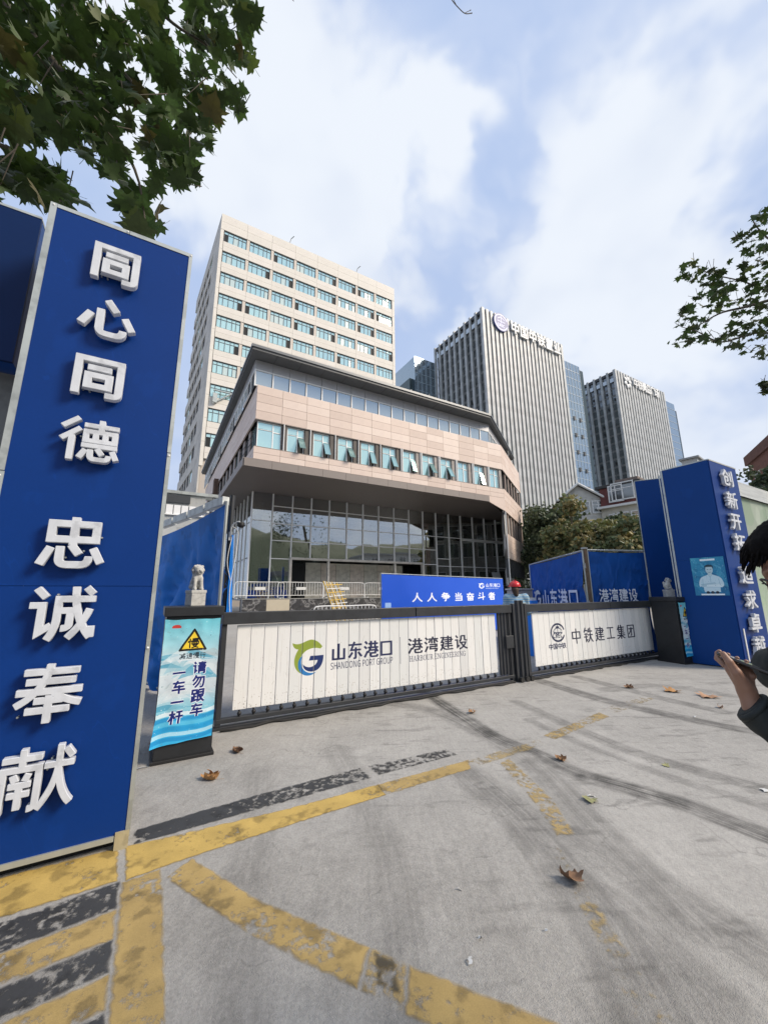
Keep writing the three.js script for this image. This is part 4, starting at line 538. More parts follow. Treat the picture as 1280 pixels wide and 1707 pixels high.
function crowdBarrier(label, x, y, z, turn, src) {
  if (src) { const c = src.clone(); c.name = numbered('crowd_barrier'); c.position.set(x, y, z); c.rotation.y = turn; c.userData = { ...src.userData, label }; scene.add(c); return c; }
  const t = thing('crowd_barrier', label, 'crowd barrier', [x, y, z], turn, 'white crowd barriers'), L = 1.5, h = 1.0;
  part(t, 'frame', [tubeOf([[-L, .05, 0], [-L, h - .15, 0], [-L + .06, h - .03, 0], [-L + .2, h, 0], [0, h, 0], [L - .2, h, 0], [L - .06, h - .03, 0], [L, h - .15, 0], [L, .05, 0]], .025, 60, 8), rod([-L, .18, 0], [L, .18, 0], .02)], M.barrier);
  for (let i = 1; i < 16; i++) { const X = -L + i * (2 * L / 16); part(t, 'bar', rod([X, .18, 0], [X, h, 0], .014, .014, 6), M.barrier); }
  part(t, 'plate', box(-.32, .32, .52, .7, .012, .028), M.white); for (const s of [-1, 1]) part(t, 'foot', box(s * (L - .1) - .03, s * (L - .1) + .03, 0, .04, -.28, .28), M.barrier);
  return t;
}
const cb = crowdBarrier('white crowd barrier on the plinth before the dark doorway', 8.28, 1.345, -25.05, 0);
crowdBarrier('white crowd barrier on the plinth, its end cut by the leftmost doorpost', 5.7, 1.345, -25.12, .05, cb); crowdBarrier('white crowd barrier on the plinth right behind the yellow trestle', 11.35, 1.345, -25.05, 0, cb); crowdBarrier('white crowd barrier on the plinth beside the left edge of the banner', 14.45, 1.345, -25.1, -.03, cb);
crowdBarrier('low white crowd barrier in the yard just above the gate beam', 7.35, .07, -16, .03, cb);
{ // folded yellow and white trestles leaning together
  const t = thing('trestle', 'leaning pile of yellow and white barred trestles before the plinth', 'trestle', [7.8, 0, -18]);
  for (const [x, m, d] of [[7.15, M.yellow, 0], [7.32, M.white, -.25], [7.5, M.yellow, -.5], [7.72, M.white, -.7], [7.95, M.yellow, -.9]]) wpart(t, 'rail', [rod([x + .75, .0, -18 + d], [x, 2.2, -18.3 + d], .03), rod([x + .75 + .32, .0, -18.05 + d], [x + .32, 2.15, -18.35 + d], .03)], m);
  for (let i = 0; i < 11; i++) { const y = .2 + i * .18, x = 7.15 + .75 * (1 - y / 2.2); wpart(t, 'rung', rod([x - .02, y, -18.1], [x + 1.15, y + .06, -18.8], .022, .022, 6), i % 2 ? M.white : M.yellow); }
}
{ // water filled barrier blocks, blue with white tops
  const t = thing('plastic_barrier', 'blue plastic road barrier with a jagged white top behind the gate posts', 'road barrier', [8.1, 0, -7.2]);
  const y = at(885, 1000, 'z', -7.3); const A = [y.x - .35, -7.2], B = [y.x + .06, -7.32];
  wpart(t, 'body', [along(A, B, 0, .43, 0, .25, .24, .24), along(A, B, .02, .41, .25, 1.36, .15, .15)], mat([.02, .22, .78], .5));
  for (let i = 0; i < 4; i++) wpart(t, 'white_tip', along(A, B, .03 + i * .1, .1 + i * .1, 1.361, 1.43, .12, .12), M.white);
  wpart(t, 'lettering_panel', along(A, B, .06, .36, .95, 1.15, -.152, .16), M.white);
}
{ const t = thing('site_cabinet', 'beige cabinet top behind the blue road barrier', 'cabinet', [9, 0, -9.5]); const p = at(880, 992, 'z', -9.5), q = at(886 + 4, 986, 'z', -9.5); wpart(t, 'body', rbox(p.x - .6, p.x + .12, 0, q.y + .05, -9.9, -9.4, .02), mat([.5, .45, .38], .7, { map: rep(tGrain, 1) })); wpart(t, 'lid', rbox(p.x - .64, p.x + .15, q.y + .051, q.y + .1, -9.94, -9.36, .015), mat([.55, .5, .43], .7)); }

// ───────── the angular stone clad hall
const UNIT = {}; const unitBox = (w, h, d) => UNIT[[w, h, d].map((x) => x.toFixed(3))] ??= box(-w / 2, w / 2, -h / 2, h / 2, -d / 2, d / 2);
function panelRun(parent, A, B, y0, y1, cols, rows, mats, thick, off, r, name = 'cladding_panel', gap = .016) { // panels on the outer (right-hand) side of the line A to B
  const dx = B[0] - A[0], dz = B[1] - A[1], L = Math.hypot(dx, dz), ux = dx / L, uz = dz / L, w = L / cols, h = (y1 - y0) / rows, rot = -Math.atan2(uz, ux);
  for (let j = 0; j < rows; j++) for (let i = 0; i < cols; i++) { const m = shade(new THREE.Mesh(unitBox(w - gap, h - gap, thick), mats[Math.floor(r() * mats.length)])); m.name = name; const s = (i + .5) * w, o = off + thick / 2 + (r() - .5) * .004; m.position.set(A[0] + ux * s - uz * o, y0 + (j + .5) * h, A[1] + uz * s + ux * o).sub(parent.userData.root ? V3() : parent.position); m.rotation.y = rot; parent.add(m); }
}
// local frame on a wall line: P(s, y, out) in world
const wallFrame = (A, B) => { const dx = B[0] - A[0], dz = B[1] - A[1], L = Math.hypot(dx, dz), ux = dx / L, uz = dz / L; return { L, rot: -Math.atan2(uz, ux), p: (s, y, o) => V3(A[0] + ux * s - uz * o, y, A[1] + uz * s + ux * o) }; };
function hold(parent, F, s, y, o, name) { const g = new THREE.Group(); g.name = name; g.position.copy(F.p(s, y, o)).sub(parent.position); g.rotation.y = F.rot; parent.add(g); return g; }
function sub(parent, name, geo, m, pos, rot) { const o = shade(new THREE.Mesh(merged(geo), m)); o.name = name; if (pos) o.position.set(...pos); if (rot) o.rotation.set(...rot); parent.add(o); return o; }
const HF = -20.75, FX = 3.95, FOLD = [22.75, HF], END = [29.95, -25.28];
{
  const t = thing('exhibition_hall', 'pink stone clad hall with a folded front, dark soffit and tall glazed lobby', 'building', [14, 0, -32]), r = rng(61);
  const W = (n, g, m) => wpart(t, n, g, m);
  const zb = -46, BLl = [FX, zb];
  // cores
  W('wall', planPrism([[FX + .3, HF - .38], [FOLD[0] - .12, HF - .38], [END[0] - .35, END[1] - .28], [END[0] - .35, zb], [FX + .3, zb]], 8.72, 13.03), M.coreDark);
  W('wall', planPrism([[4.12, -21.25], [21.6, -21.25], [END[0] - .9, -26.5], [END[0] - .9, zb], [4.12, zb]], 13.031, 14.68), M.greyPanel);
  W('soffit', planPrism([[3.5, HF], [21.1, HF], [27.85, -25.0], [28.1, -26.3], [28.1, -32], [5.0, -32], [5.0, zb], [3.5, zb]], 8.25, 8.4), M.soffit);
  // fascia round the soffit
  panelRun(t, [3.5, HF - .001], [21.1, HF - .001], 8.255, 8.71, 12, 1, [M.fascia], .06, 0, r, 'fascia_panel', .012);
  panelRun(t, [3.5, zb], [3.5, HF], 8.255, 8.71, 17, 1, [M.fascia], .06, 0, r, 'fascia_panel', .012);
  W('fascia_core', planPrism([[3.52, HF - .02], [21.08, HF - .02], [27.6, -25.1], [27.6, zb], [3.52, zb]], 8.401, 8.7), M.coreDark);
  // stone bands
  panelRun(t, [FX, HF], FOLD, 8.73, 9.43, 13, 2, M.pink, .08, -.08, r); panelRun(t, [FX, HF], FOLD, 11.03, 13.07, 13, 4, M.pink, .08, -.08, r);
  panelRun(t, [FX, zb], [FX, HF - .002], 8.73, 9.43, 17, 2, [M.pinkSide, ...M.pink.slice(0, 2)], .08, -.08, r); panelRun(t, [FX, zb], [FX, HF - .002], 11.03, 13.07, 17, 4, [M.pinkSide, ...M.pink.slice(0, 2)], .08, -.08, r);
  panelRun(t, FOLD, END, 7.7, 9.5, 6, 4, M.pink, .08, -.08, r); panelRun(t, FOLD, END, 11.03, 13.07, 6, 4, M.pink, .08, -.08, r); panelRun(t, FOLD, END, 4.12, 5.98, 6, 4, M.pink, .08, -.08, r);
  for (const [a, b] of [[9.431, 9.47], [11.0, 11.028]]) { W('ledge', along([FX + .02, HF], [FOLD[0], HF], 0, FOLD[0] - FX, a, b, .4, -.003), M.fascia); }
  // wing under the fold
  W('wing_wall', planPrism([[23.0, -21.15], [29.7, -25.4], [29.7, -40], [28.25, -40], [28.2, -26.2]], 0, 8.2), mat([.50, .50, .48], .7, { map: rep(tDirty, .3) })); { const FI = wallFrame([28.15, -26.15], [23.05, -21.2]); for (const y of [2.9, 5.6, 7.3]) for (let i = 0; i < 5; i++) { const g = hold(t, FI, .8 + i * 1.35, y, .02, 'window'); sub(g, 'pane', unitBox(.9, 1.3, .02), M.r1Glass, [0, 0, .01]); sub(g, 'frame', [box(-.5, .5, .65, .72, -.02, .05), box(-.5, .5, -.72, -.65, -.02, .05), box(-.5, -.44, -.65, .65, -.02, .05), box(.44, .5, -.65, .65, -.02, .05)], M.whiteAl); } }
  W('white_column', box(28.02, 28.2, 1.2, 8.25, -26.05, -25.9), M.white);
  W('corner_stone', new THREE.ExtrudeGeometry(new THREE.Shape([[21.1, 8.722], [21.1, 8.28], [22.78, 7.7], [22.78, 8.722]].map(([x, y]) => new THREE.Vector2(x, y))), { depth: .08, bevelEnabled: false }).translate(0, 0, HF - .082), M.pink[0]);
  const FW = wallFrame(FOLD, END);
  W('corner_trim', along(FOLD, END, -.02, .1, 1.2, 7.69, .05, .012), M.white);
  // slots and windows on the folded side
  for (const [y0, y1] of [[9.52, 11.0], [6.0, 7.68]]) for (let i = 0; i < 6; i++) {
    const g = hold(t, FW, .75 + i * 1.36, (y0 + y1) / 2, -.25, 'window'), w = .86, h = y1 - y0;
    sub(g, 'pane', unitBox(w - .08, h - .08, .02), i % 2 ? M.tealGlass : M.blackHole, [0, 0, -.02]); sub(g, 'frame', [box(-w / 2, w / 2, h / 2 - .05, h / 2, -.04, .04), box(-w / 2, w / 2, -h / 2, -h / 2 + .05, -.04, .04), box(-w / 2, -w / 2 + .05, -h / 2 + .05, h / 2 - .05, -.04, .04), box(w / 2 - .05, w / 2, -h / 2 + .05, h / 2 - .05, -.04, .04)], M.darkFrame);
    W('pier', along(FOLD, END, .75 + i * 1.36 + .46, .75 + i * 1.36 + .88, y0, y1, .3, -.1), mat([.26, .205, .18], .6, { map: rep(tGrain, .6) }));
  }
  for (let i = 0; i < 12; i++) W('slat', along(FOLD, END, .3 + i * .66, .48 + i * .66, 2.7, 4.1, .3, -.08), M.darkFrame);
  for (let i = 0; i < 7; i++) W('glass_rail', along(FOLD, END, .15 + i * 1.18, .15 + i * 1.18 + 1.12, 1.2, 2.75, -.25, .27), M.hallGlass);
  // top storey: strip of glass under grey panels
  const TA = [3.8, -20.95], TB = [21.75, -20.95], TE = [29.2, -25.63];
  panelRun(t, TA, TB, 14.1, 14.68, 18, 1, [M.greyPanel], .05, -.05, r, 'metal_panel', .02); panelRun(t, TB, TE, 14.1, 14.68, 8, 1, [M.greyPanel], .05, -.05, r, 'metal_panel', .02); panelRun(t, [3.8, zb], TA, 14.1, 14.68, 24, 1, [M.greyPanel], .05, -.05, r, 'metal_panel', .02);
  for (const [A, B, n] of [[TA, TB, 18], [TB, TE, 8], [[3.8, zb], TA, 24]]) {
    const F = wallFrame(A, B), w = F.L / n;
    for (let i = 0; i < n; i++) { const g = hold(t, F, (i + .5) * w, 13.58, -.03, 'window'); sub(g, 'pane', unitBox(w - .07, .94, .02), n === 24 && i % 6 > 3 ? M.blackHole : M.stripGlass, [0, 0, -.03], [(r() - .5) * .012, (r() - .5) * .012, 0]); sub(g, 'mullion', [box(-w / 2, -w / 2 + .07, -.5, .53, -.04, .045), box(-w / 2 + .07, w / 2, .46, .53, -.04, .03)], M.whiteAl); if (i % 3 !== 2) sub(g, 'sill', box(-w / 2 + .072, w / 2 - .002, -.49, -.43, -.03, .05), M.whiteAl); }
  }
  // roof slab with a deep eave
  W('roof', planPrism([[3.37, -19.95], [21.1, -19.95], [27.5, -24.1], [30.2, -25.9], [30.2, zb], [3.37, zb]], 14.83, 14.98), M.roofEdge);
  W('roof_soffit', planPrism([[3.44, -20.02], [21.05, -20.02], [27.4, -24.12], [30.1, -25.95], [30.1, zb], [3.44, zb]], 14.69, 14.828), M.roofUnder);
  for (let i = 0; i < 12; i++) W('eave_joint', box(4.8 + i * 1.42, 4.815 + i * 1.42, 14.684, 14.69, -20.9, -20.03), M.black);
  for (let i = 0; i < 9; i++) W('roof_stud', rod([8 + i * 1.5, 14.98, -20.3], [8 + i * 1.5, 15.28, -20.3], .022), M.whiteAl);
  W('drain_pipe', tubeOf([[27.6, 14.7, -24.4], [27.75, 14.3, -24.5], [27.5, 14.0, -24.6]], .07, 16, 8), M.galvDull);
  // the window storey: front
  const FF = wallFrame([FX, HF], FOLD);
  const opened = [0, 1, 1, 1, 1, 1, 1, 1, 1, 0, 1, 0];
  for (let i = 0; i < 12; i++) {
    const s = .16 + i * 1.562, h = 1.5, w = i ? 1.0 : 1.32, y = 10.235, X0 = i ? .1 : .0, g = hold(t, FF, s + X0 + w / 2, y, -.2, 'window'), dv = w / 2 - (i ? .4 : .46), bar = (a, b, c, d, k = .035) => box(a, b, c, d, -.03, k);
    sub(g, 'frame', [bar(-w / 2, w / 2, h / 2 - .04, h / 2), bar(-w / 2, w / 2, -h / 2, -h / 2 + .04), bar(-w / 2, -w / 2 + .04, -h / 2 + .04, h / 2 - .04), bar(w / 2 - .04, w / 2, -h / 2 + .04, h / 2 - .04), bar(dv - .03, dv + .03, -h / 2 + .04, h / 2 - .04), bar(-w / 2 + .04, dv - .03, .28, .31, .02), bar(dv + .03, w / 2 - .04, .22, .27, .02)], M.whiteAl);
    const tilt = () => [(r() - .5) * .02, (r() - .5) * .03, 0];
    const lw = dv - .03 + w / 2 - .04, rw = w / 2 - .04 - dv - .03;
    sub(g, 'pane', unitBox(lw, .37, .012), M.tealGlass, [-w / 2 + .04 + lw / 2, .52, -.01], tilt()); sub(g, 'pane', unitBox(lw, .97, .012), M.tealGlass, [-w / 2 + .04 + lw / 2, -.22, -.01], tilt()); sub(g, 'pane', unitBox(rw, .42, .012), M.tealGlass, [dv + .03 + rw / 2, .49, -.01], tilt());
    if (opened[i]) { sub(g, 'opening', unitBox(rw, .9, .02), M.blackHole, [dv + .03 + rw / 2, -.25, -.06]); const a = -(.22 + r() * .42), q = new THREE.Group(); const sash = sub(g, 'sash', [box(-rw / 2, rw / 2, -.05, 0, -.02, .02), box(-rw / 2, rw / 2, -.93, -.88, -.02, .02), box(-rw / 2, -rw / 2 + .04, -.88, -.05, -.02, .02), box(rw / 2 - .04, rw / 2, -.88, -.05, -.02, .02), box(-rw / 2 + .04, rw / 2 - .04, -.88, -.05, -.005, .004)], mat([.36, .56, .56], .12, { metalness: .55 }), [dv + .03 + rw / 2, .2, .04], [a, 0, 0]); }
    else sub(g, 'pane', unitBox(rw, .9, .012), M.tealGlass, [dv + .03 + rw / 2, -.25, -.01], tilt());
    W('pier', along([FX, HF], FOLD, s + X0 + w + .02, s + 1.562 + (i < 11 ? .07 : -.2), 9.47, 11.0, .35, -.06 - .01 * (i % 2)), i > 5 ? mat([.34, .31, .29], .6, { map: rep(tDirty, .8) }) : M.pier);
    if (i) W('white_pipe', [rod(FF.p(s - .12, 9.44, -.01), FF.p(s - .12, 11.02, -.01), .035), ...(i > 5 ? [rod(FF.p(s + .0, 9.44, -.02), FF.p(s + .0, 11.02, -.02), .05)] : [])], M.white);
  }
  // the window storey: left side
  const FL = wallFrame([FX, zb], [FX, HF]);
  for (let i = 0; i < 14; i++) { const s = FL.L - 1.2 - i * 1.7, g = hold(t, FL, s, 10.235, -.22, 'window'); sub(g, 'pane', unitBox(.96, 1.46, .02), i % 3 ? M.blackHole : M.tealGlass, [0, 0, -.02]); sub(g, 'frame', [box(-.5, -.44, -.75, .75, -.03, .03), box(.44, .5, -.75, .75, -.03, .03), box(-.02, .02, -.75, .75, -.03, .03)], M.darkFrame); W('pier', along([FX, zb], [FX, HF], s - 1.14, s - .55, 9.47, 11.0, .35, -.12), mat([.30, .25, .225], .6, { map: rep(tGrain, .6) })); }
  W('rail', [.35, .75].map((y) => rod([FX - .03, 9.47 + y, -24.6], [FX - .03, 9.47 + y, HF - .2], .02)), M.darkFrame);
  W('rusted_column', box(3.5, 3.85, 8.72, 11.0, -34.5, -33.8), mat([.14, .09, .07], .85, { map: rep(tDirty, 1) }));
  // glazed lobby
  const GZP = -26, mull = [5.07, 6.43, 7.78, 9.13, 10.49, 11.87, 13.2, 14.55, 15.93, 17.34, 18.72, 20.06, 21.43, 22.76, 24.14, 25.56, 26.98, 28.05], Yb = 1.345, Yt = 8.25;
  const cells = (i) => i === 0 ? [Yb, 6.37, Yt] : i < 11 ? [(i > 1 && i < 10) ? 3.95 : Yb, ...(i > 1 && i < 10 ? [] : [3.9]), 5.1, 6.24, ...(i < 9 ? [7.42] : []), Yt] : [Yb, 3.8, i === 11 ? 4.4 : 6.05, 6.24, Yt];
  mull.forEach((x, i) => W('mullion', box(x - .035, x + .035, i > 2 && i < 10 ? 4.02 : Yb, Yt, GZP - .06, GZP + (i ? .09 : .14)), M.whiteAl));
  const tint = [M.hallGlass];
  for (let i = 0; i < 17; i++) { const a = mull[i] + .036, b = mull[i + 1] - .036, c = cells(i); for (let k = 0; k + 1 < c.length; k++) { if (i > 10 && c[k] === 6.05) continue; const g = sub(t, 'glass_pane', unitBox(b - a, c[k + 1] - c[k] - .05, .002), tint[0], null, [(r() - .5) * .012, (r() - .5) * .010, 0]); g.position.set((a + b) / 2, (c[k] + c[k + 1]) / 2, GZP).sub(t.position); if (k) W('transom', box(a, b, c[k] - .025, c[k] + .025, GZP - .04, GZP + .06), M.whiteAl); } }
  W('transom', box(22.7, 28.02, 6.04, 6.24, GZP - .05, GZP + .12), M.white);
  W('door_frame', [box(7.72, 18.55, 3.87, 4.02, GZP - .1, GZP + .17), box(7.7, 7.86, Yb, 3.869, GZP - .1, GZP + .16), box(10.42, 10.55, Yb, 3.869, GZP - .08, GZP + .14), box(15.9, 16.02, Yb, 3.869, GZP - .08, GZP + .14), box(18.5, 18.66, Yb, 3.869, GZP - .1, GZP + .16)], mat([.5, .49, .46], .6, { map: rep(tDirty, .8) }));
  tag(W('propped_panel', grid(1, 1, (u, v) => ({ x: lerp(26.0, 27.0, u) - v * .15, y: lerp(2.0, 3.4, v), z: GZP + .3 + (1 - v) * .25 })), mat([.6, .62, .62], .4, { side: THREE.DoubleSide })), 'white panel leaning in the glazed front');
  // left glass side of the lobby
  for (let i = 0; i < 12; i++) { W('mullion', box(5.0, 5.1, Yb, Yt, GZP - 1.3 * (i + 1) - .03, GZP - 1.3 * (i + 1) + .03), M.whiteAl); for (const [y0, y1] of [[Yb, 3.9], [3.9, 6.24], [6.24, Yt]]) W('glass_pane', box(5.049, 5.051, y0 + .03, y1 - .03, GZP - 1.3 * (i + 1) + .04, GZP - 1.3 * i - .04), M.hallGlass); }
  // inside
  W('lobby_floor', box(5.1, 28.1, 1.2, 1.33, -42, GZP + .02), mat([.36, .35, .33], .6, { map: rep(tDirty, .5) }));
  W('back_wall', box(5.0, 28.2, 1.33, 8.25, -42.3, -42.0), mat([.34, .33, .31], .8, { map: rep(tDirty, .3) })); W('side_wall', box(28.2, 28.24, 1.2, 8.25, -42, -26.3), M.coreDark);
  for (let i = 0; i < 7; i++) W('hoarding_board', box(9.5 + i * 1.2, 10.67 + i * 1.2, 1.34, 3.86, -27.92, -27.86), mat([.64 + (i % 2) * .05, .62, .54], .7, { map: rep(tDirty, .8) })); W('dark_doorway', box(7.88, 9.45, 1.34, 3.8, -27.9, -27.85), M.blackHole);
  W('hoarding_board', box(21.5, 22.6, 4.45, 8.2, -26.9, -26.84), mat([.46, .46, .43], .7)); W('ceiling_beam', [box(5.2, 28, 7.3, 7.45, -29, -28.8), box(5.2, 28, 7.3, 7.45, -33, -32.8)], M.white);
  for (const [x, z] of [[6.2, -29], [11.5, -31], [17, -31], [22.5, -30], [26.5, -29]]) W('column', rod([x, 1.33, z], [x, 8.25, z], .3, .3, 20), mat([.30, .29, .27], .6));
  W('stair', grid(1, 1, (u, v) => ({ x: lerp(6.6, 9.0, v), y: lerp(3.4, 1.4, v) , z: lerp(-27.2, -28.4, u) })), mat([.2, .2, .2], .6, { side: THREE.DoubleSide })); W('stair', rod([6.55, 4.1, -27.0], [7.7, 1.5, -27.0], .05), M.whiteAl);
  for (let i = 0; i < 6; i++) W('scaffold_tube', rod([6.0 + (i % 2) * .5, 1.4 + i * .55, -26.8], [6.6 + (i % 2) * .3, 1.5 + i * .55, -27.1], .025), M.black); for (const x of [6.05, 6.6]) W('scaffold_tube', rod([x, 1.34, -26.9], [x, 5.2, -26.9], .03), M.black);
  // plinth with polished dark stone
  for (let i = 0; i < 17; i++) { const a = 4.6 + i * 1.42; tag(W('plinth_slab', box(a, a + 1.41, 0, 1.31 - .012 * (i % 2), -25.0, -24.62), i === 1 ? mat([.50, .45, .35], .6, { map: rep(tGrain, 1) }) : mat([1, 1, 1], .22, { map: rep(tMarble, .45) })), i === 1 ? 'beige slab among the dark marble' : undefined); }
  W('plinth_top', box(4.6, 28.7, 1.305, 1.343, -25.9, -24.6), mat([.33, .33, .31], .6, { map: rep(tDirty, .7) })); W('plinth_core', box(4.7, 28.6, 0, 1.3, -25.9, -25.01), M.coreDark);
}
{ // pale gatehouse and light gantry seen over the left tarpaulin
  const t = thing('gatehouse', 'pale tiled gatehouse with a dark sign strip over the left tarpaulin', 'building', [.6, 0, -14]);
  wpart(t, 'wall', box(-3.2, 1.25, 0, 4.08, -16.6, -14.05), mat([.48, .5, .5], .6, { map: rep(tDirty, .4) })); for (let i = 0; i < 8; i++) wpart(t, 'tile', box(-.55 + i * .22, -.36 + i * .22, 4.12, 4.42, -14.06, -14.02), M.whiteAl); wpart(t, 'cornice', box(-3.3, 1.3, 4.085, 4.115, -16.7, -13.98), M.whiteAl); wpart(t, 'backing', box(-3.2, 1.24, 4.118, 4.72, -16.5, -14.065), M.galvDull);
  wpart(t, 'sign_strip', box(-1.2, .78, 4.5, 4.75, -14.06, -14.0), M.darkFrame); wpart(t, 'gantry', [box(-3.3, 1.62, 4.8, 4.9, -14.3, -14.0), box(-3.3, 1.6, 4.86, 4.97, -14.9, -14.6)], M.galv); wpart(t, 'strut', [rod([1.5, 4.8, -14.1], [1.5, 0, -14.1], .05), rod([.2, 4.85, -14.2], [1.5, 4.72, -14.8], .03)], M.galvDull);
}

// ───────── towers and houses behind
{
  const X0 = 3.96, X1 = 37.64, Zf = -60, Zb = -80, Ht = 64.2, t = thing('office_slab', 'cream high-rise office block with rows of blue-green windows behind the hall', 'building', [20, 0, -70]), r = rng(19), W = (n, g, m) => wpart(t, n, g, m);
  W('wall', planPrism([[X0 + .3, Zf - .35], [X1 - .2, Zf - .35], [X1 - .2, -84], [2.45, -84]], 0, Ht - .3), mat([.50, .45, .40], .8, { map: rep(tGrain, .2) }));
  W('parapet', [box(X0 + .1, X1 - .1, Ht - .3, Ht, Zf - .7, Zf - .1), box(X1 - .6, X1 - .1, Ht - .3, Ht, Zb, Zf - .71)], M.cream[0]);
  const c0 = 4.55, pitch = 4.115, ww = 3.62, rowTop = 61.1;
  panelRun(t, [X0, Zf], [X1, Zf], rowTop + .05, Ht, 8, 2, M.cream, .14, -.14, r, 'cladding_panel', .03);
  panelRun(t, [X0, Zf], [c0 - .06, Zf], 20, rowTop, 1, 11, [M.cream[0]], .14, -.14, r, 'corner_panel', .03); panelRun(t, [c0 + 8 * pitch - .42, Zf], [X1, Zf], 20, rowTop, 1, 11, [M.cream[0]], .14, -.14, r, 'corner_panel', .03);
  const pm = mat([.64, .58, .51], .7, { map: rep(tGrain, .3) });
  const wf = mat([.13, .15, .16], .45);
  const frameG = (w, h, divs) => merged([box(-w / 2, w / 2, h / 2 - .07, h / 2, -.06, .06), box(-w / 2, w / 2, -h / 2, -h / 2 + .07, -.06, .06), ...divs.map((d) => box(d - .035, d + .035, -h / 2 + .07, h / 2 - .07, -.06, .06)), box(-w / 2 + .05, w / 2 - .05, h * .22, h * .22 + .07, -.05, .05)]);
  const ds = [-1.765, -1.13, -.3, .53, 1.13, 1.765], fg = frameG(ww, 2.12, ds);
  for (let k = 0; k < 10; k++) {
    const yt = rowTop - 4 * k, yc = yt - 1.06;
    panelRun(t, [c0 - .02, Zf], [c0 + 8 * pitch - .45, Zf], yt - 4 + .04, yt - 2.14, 8, 2, M.cream, .14, -.14, r, 'cladding_panel', .025);
    for (let i = 0; i < 8; i++) {
      const xc = c0 + i * pitch + ww / 2, g = new THREE.Group(); g.name = 'window'; g.position.set(xc, yc, Zf - .22).sub(t.position); t.add(g); sub(g, 'frame', fg, wf);
      for (let q = 0; q < 5; q++) { const a = ds[q] + .05, b = ds[q + 1] - .05, open = (q === 0 || q === 4) && r() < .24; const tl = () => [(r() - .5) * .03, (r() - .5) * .03, 0]; sub(g, 'pane', unitBox(b - a, .44, .03), M.towerGlass, [(a + b) / 2, .75, -.03], tl()); sub(g, 'pane', unitBox(b - a, 1.36, .03), open ? M.blackHole : r() < .22 ? M.towerBlind : M.towerGlass, [(a + b) / 2, -.22, -.03], tl()); }
      if (i < 7) sub(t, 'pier', unitBox(pitch - ww - .04, 2.1, .16), pm).position.set(xc + pitch / 2, yc, Zf - .15).sub(t.position);
    }
  }
  // side wall: a plain pale strip, then banded floors
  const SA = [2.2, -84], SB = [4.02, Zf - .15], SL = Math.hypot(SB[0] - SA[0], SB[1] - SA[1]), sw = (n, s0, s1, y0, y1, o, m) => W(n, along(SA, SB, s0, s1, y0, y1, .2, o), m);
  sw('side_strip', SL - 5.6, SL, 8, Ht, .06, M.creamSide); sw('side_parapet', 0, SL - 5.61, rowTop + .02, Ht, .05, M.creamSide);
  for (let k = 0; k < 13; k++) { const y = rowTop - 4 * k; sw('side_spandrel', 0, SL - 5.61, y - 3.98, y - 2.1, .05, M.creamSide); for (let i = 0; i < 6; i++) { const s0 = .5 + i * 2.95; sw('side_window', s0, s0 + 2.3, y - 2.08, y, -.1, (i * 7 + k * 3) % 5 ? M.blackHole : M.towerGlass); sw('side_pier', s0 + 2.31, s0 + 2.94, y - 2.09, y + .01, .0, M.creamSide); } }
  for (const [x, y] of [[15.4, 64], [28.9, 64]]) W('roof_hook', [rod([x, y, Zf - .3], [x + .3, y + 1.3, Zf - .1], .07), rod([x + .3, y + 1.3, Zf - .1], [x + .7, y + 1.7, Zf + .3], .07)], M.galvDull);
  W('pipe_bracket', [box(5.0, 5.6, 30.0, 31.5, Zf + .0, Zf + .5), rod([5, 29.8, Zf + .3], [7.6, 32, Zf + .3], .12), rod([5, 32, Zf + .3], [7.6, 32, Zf + .3], .12)], M.galv);
}
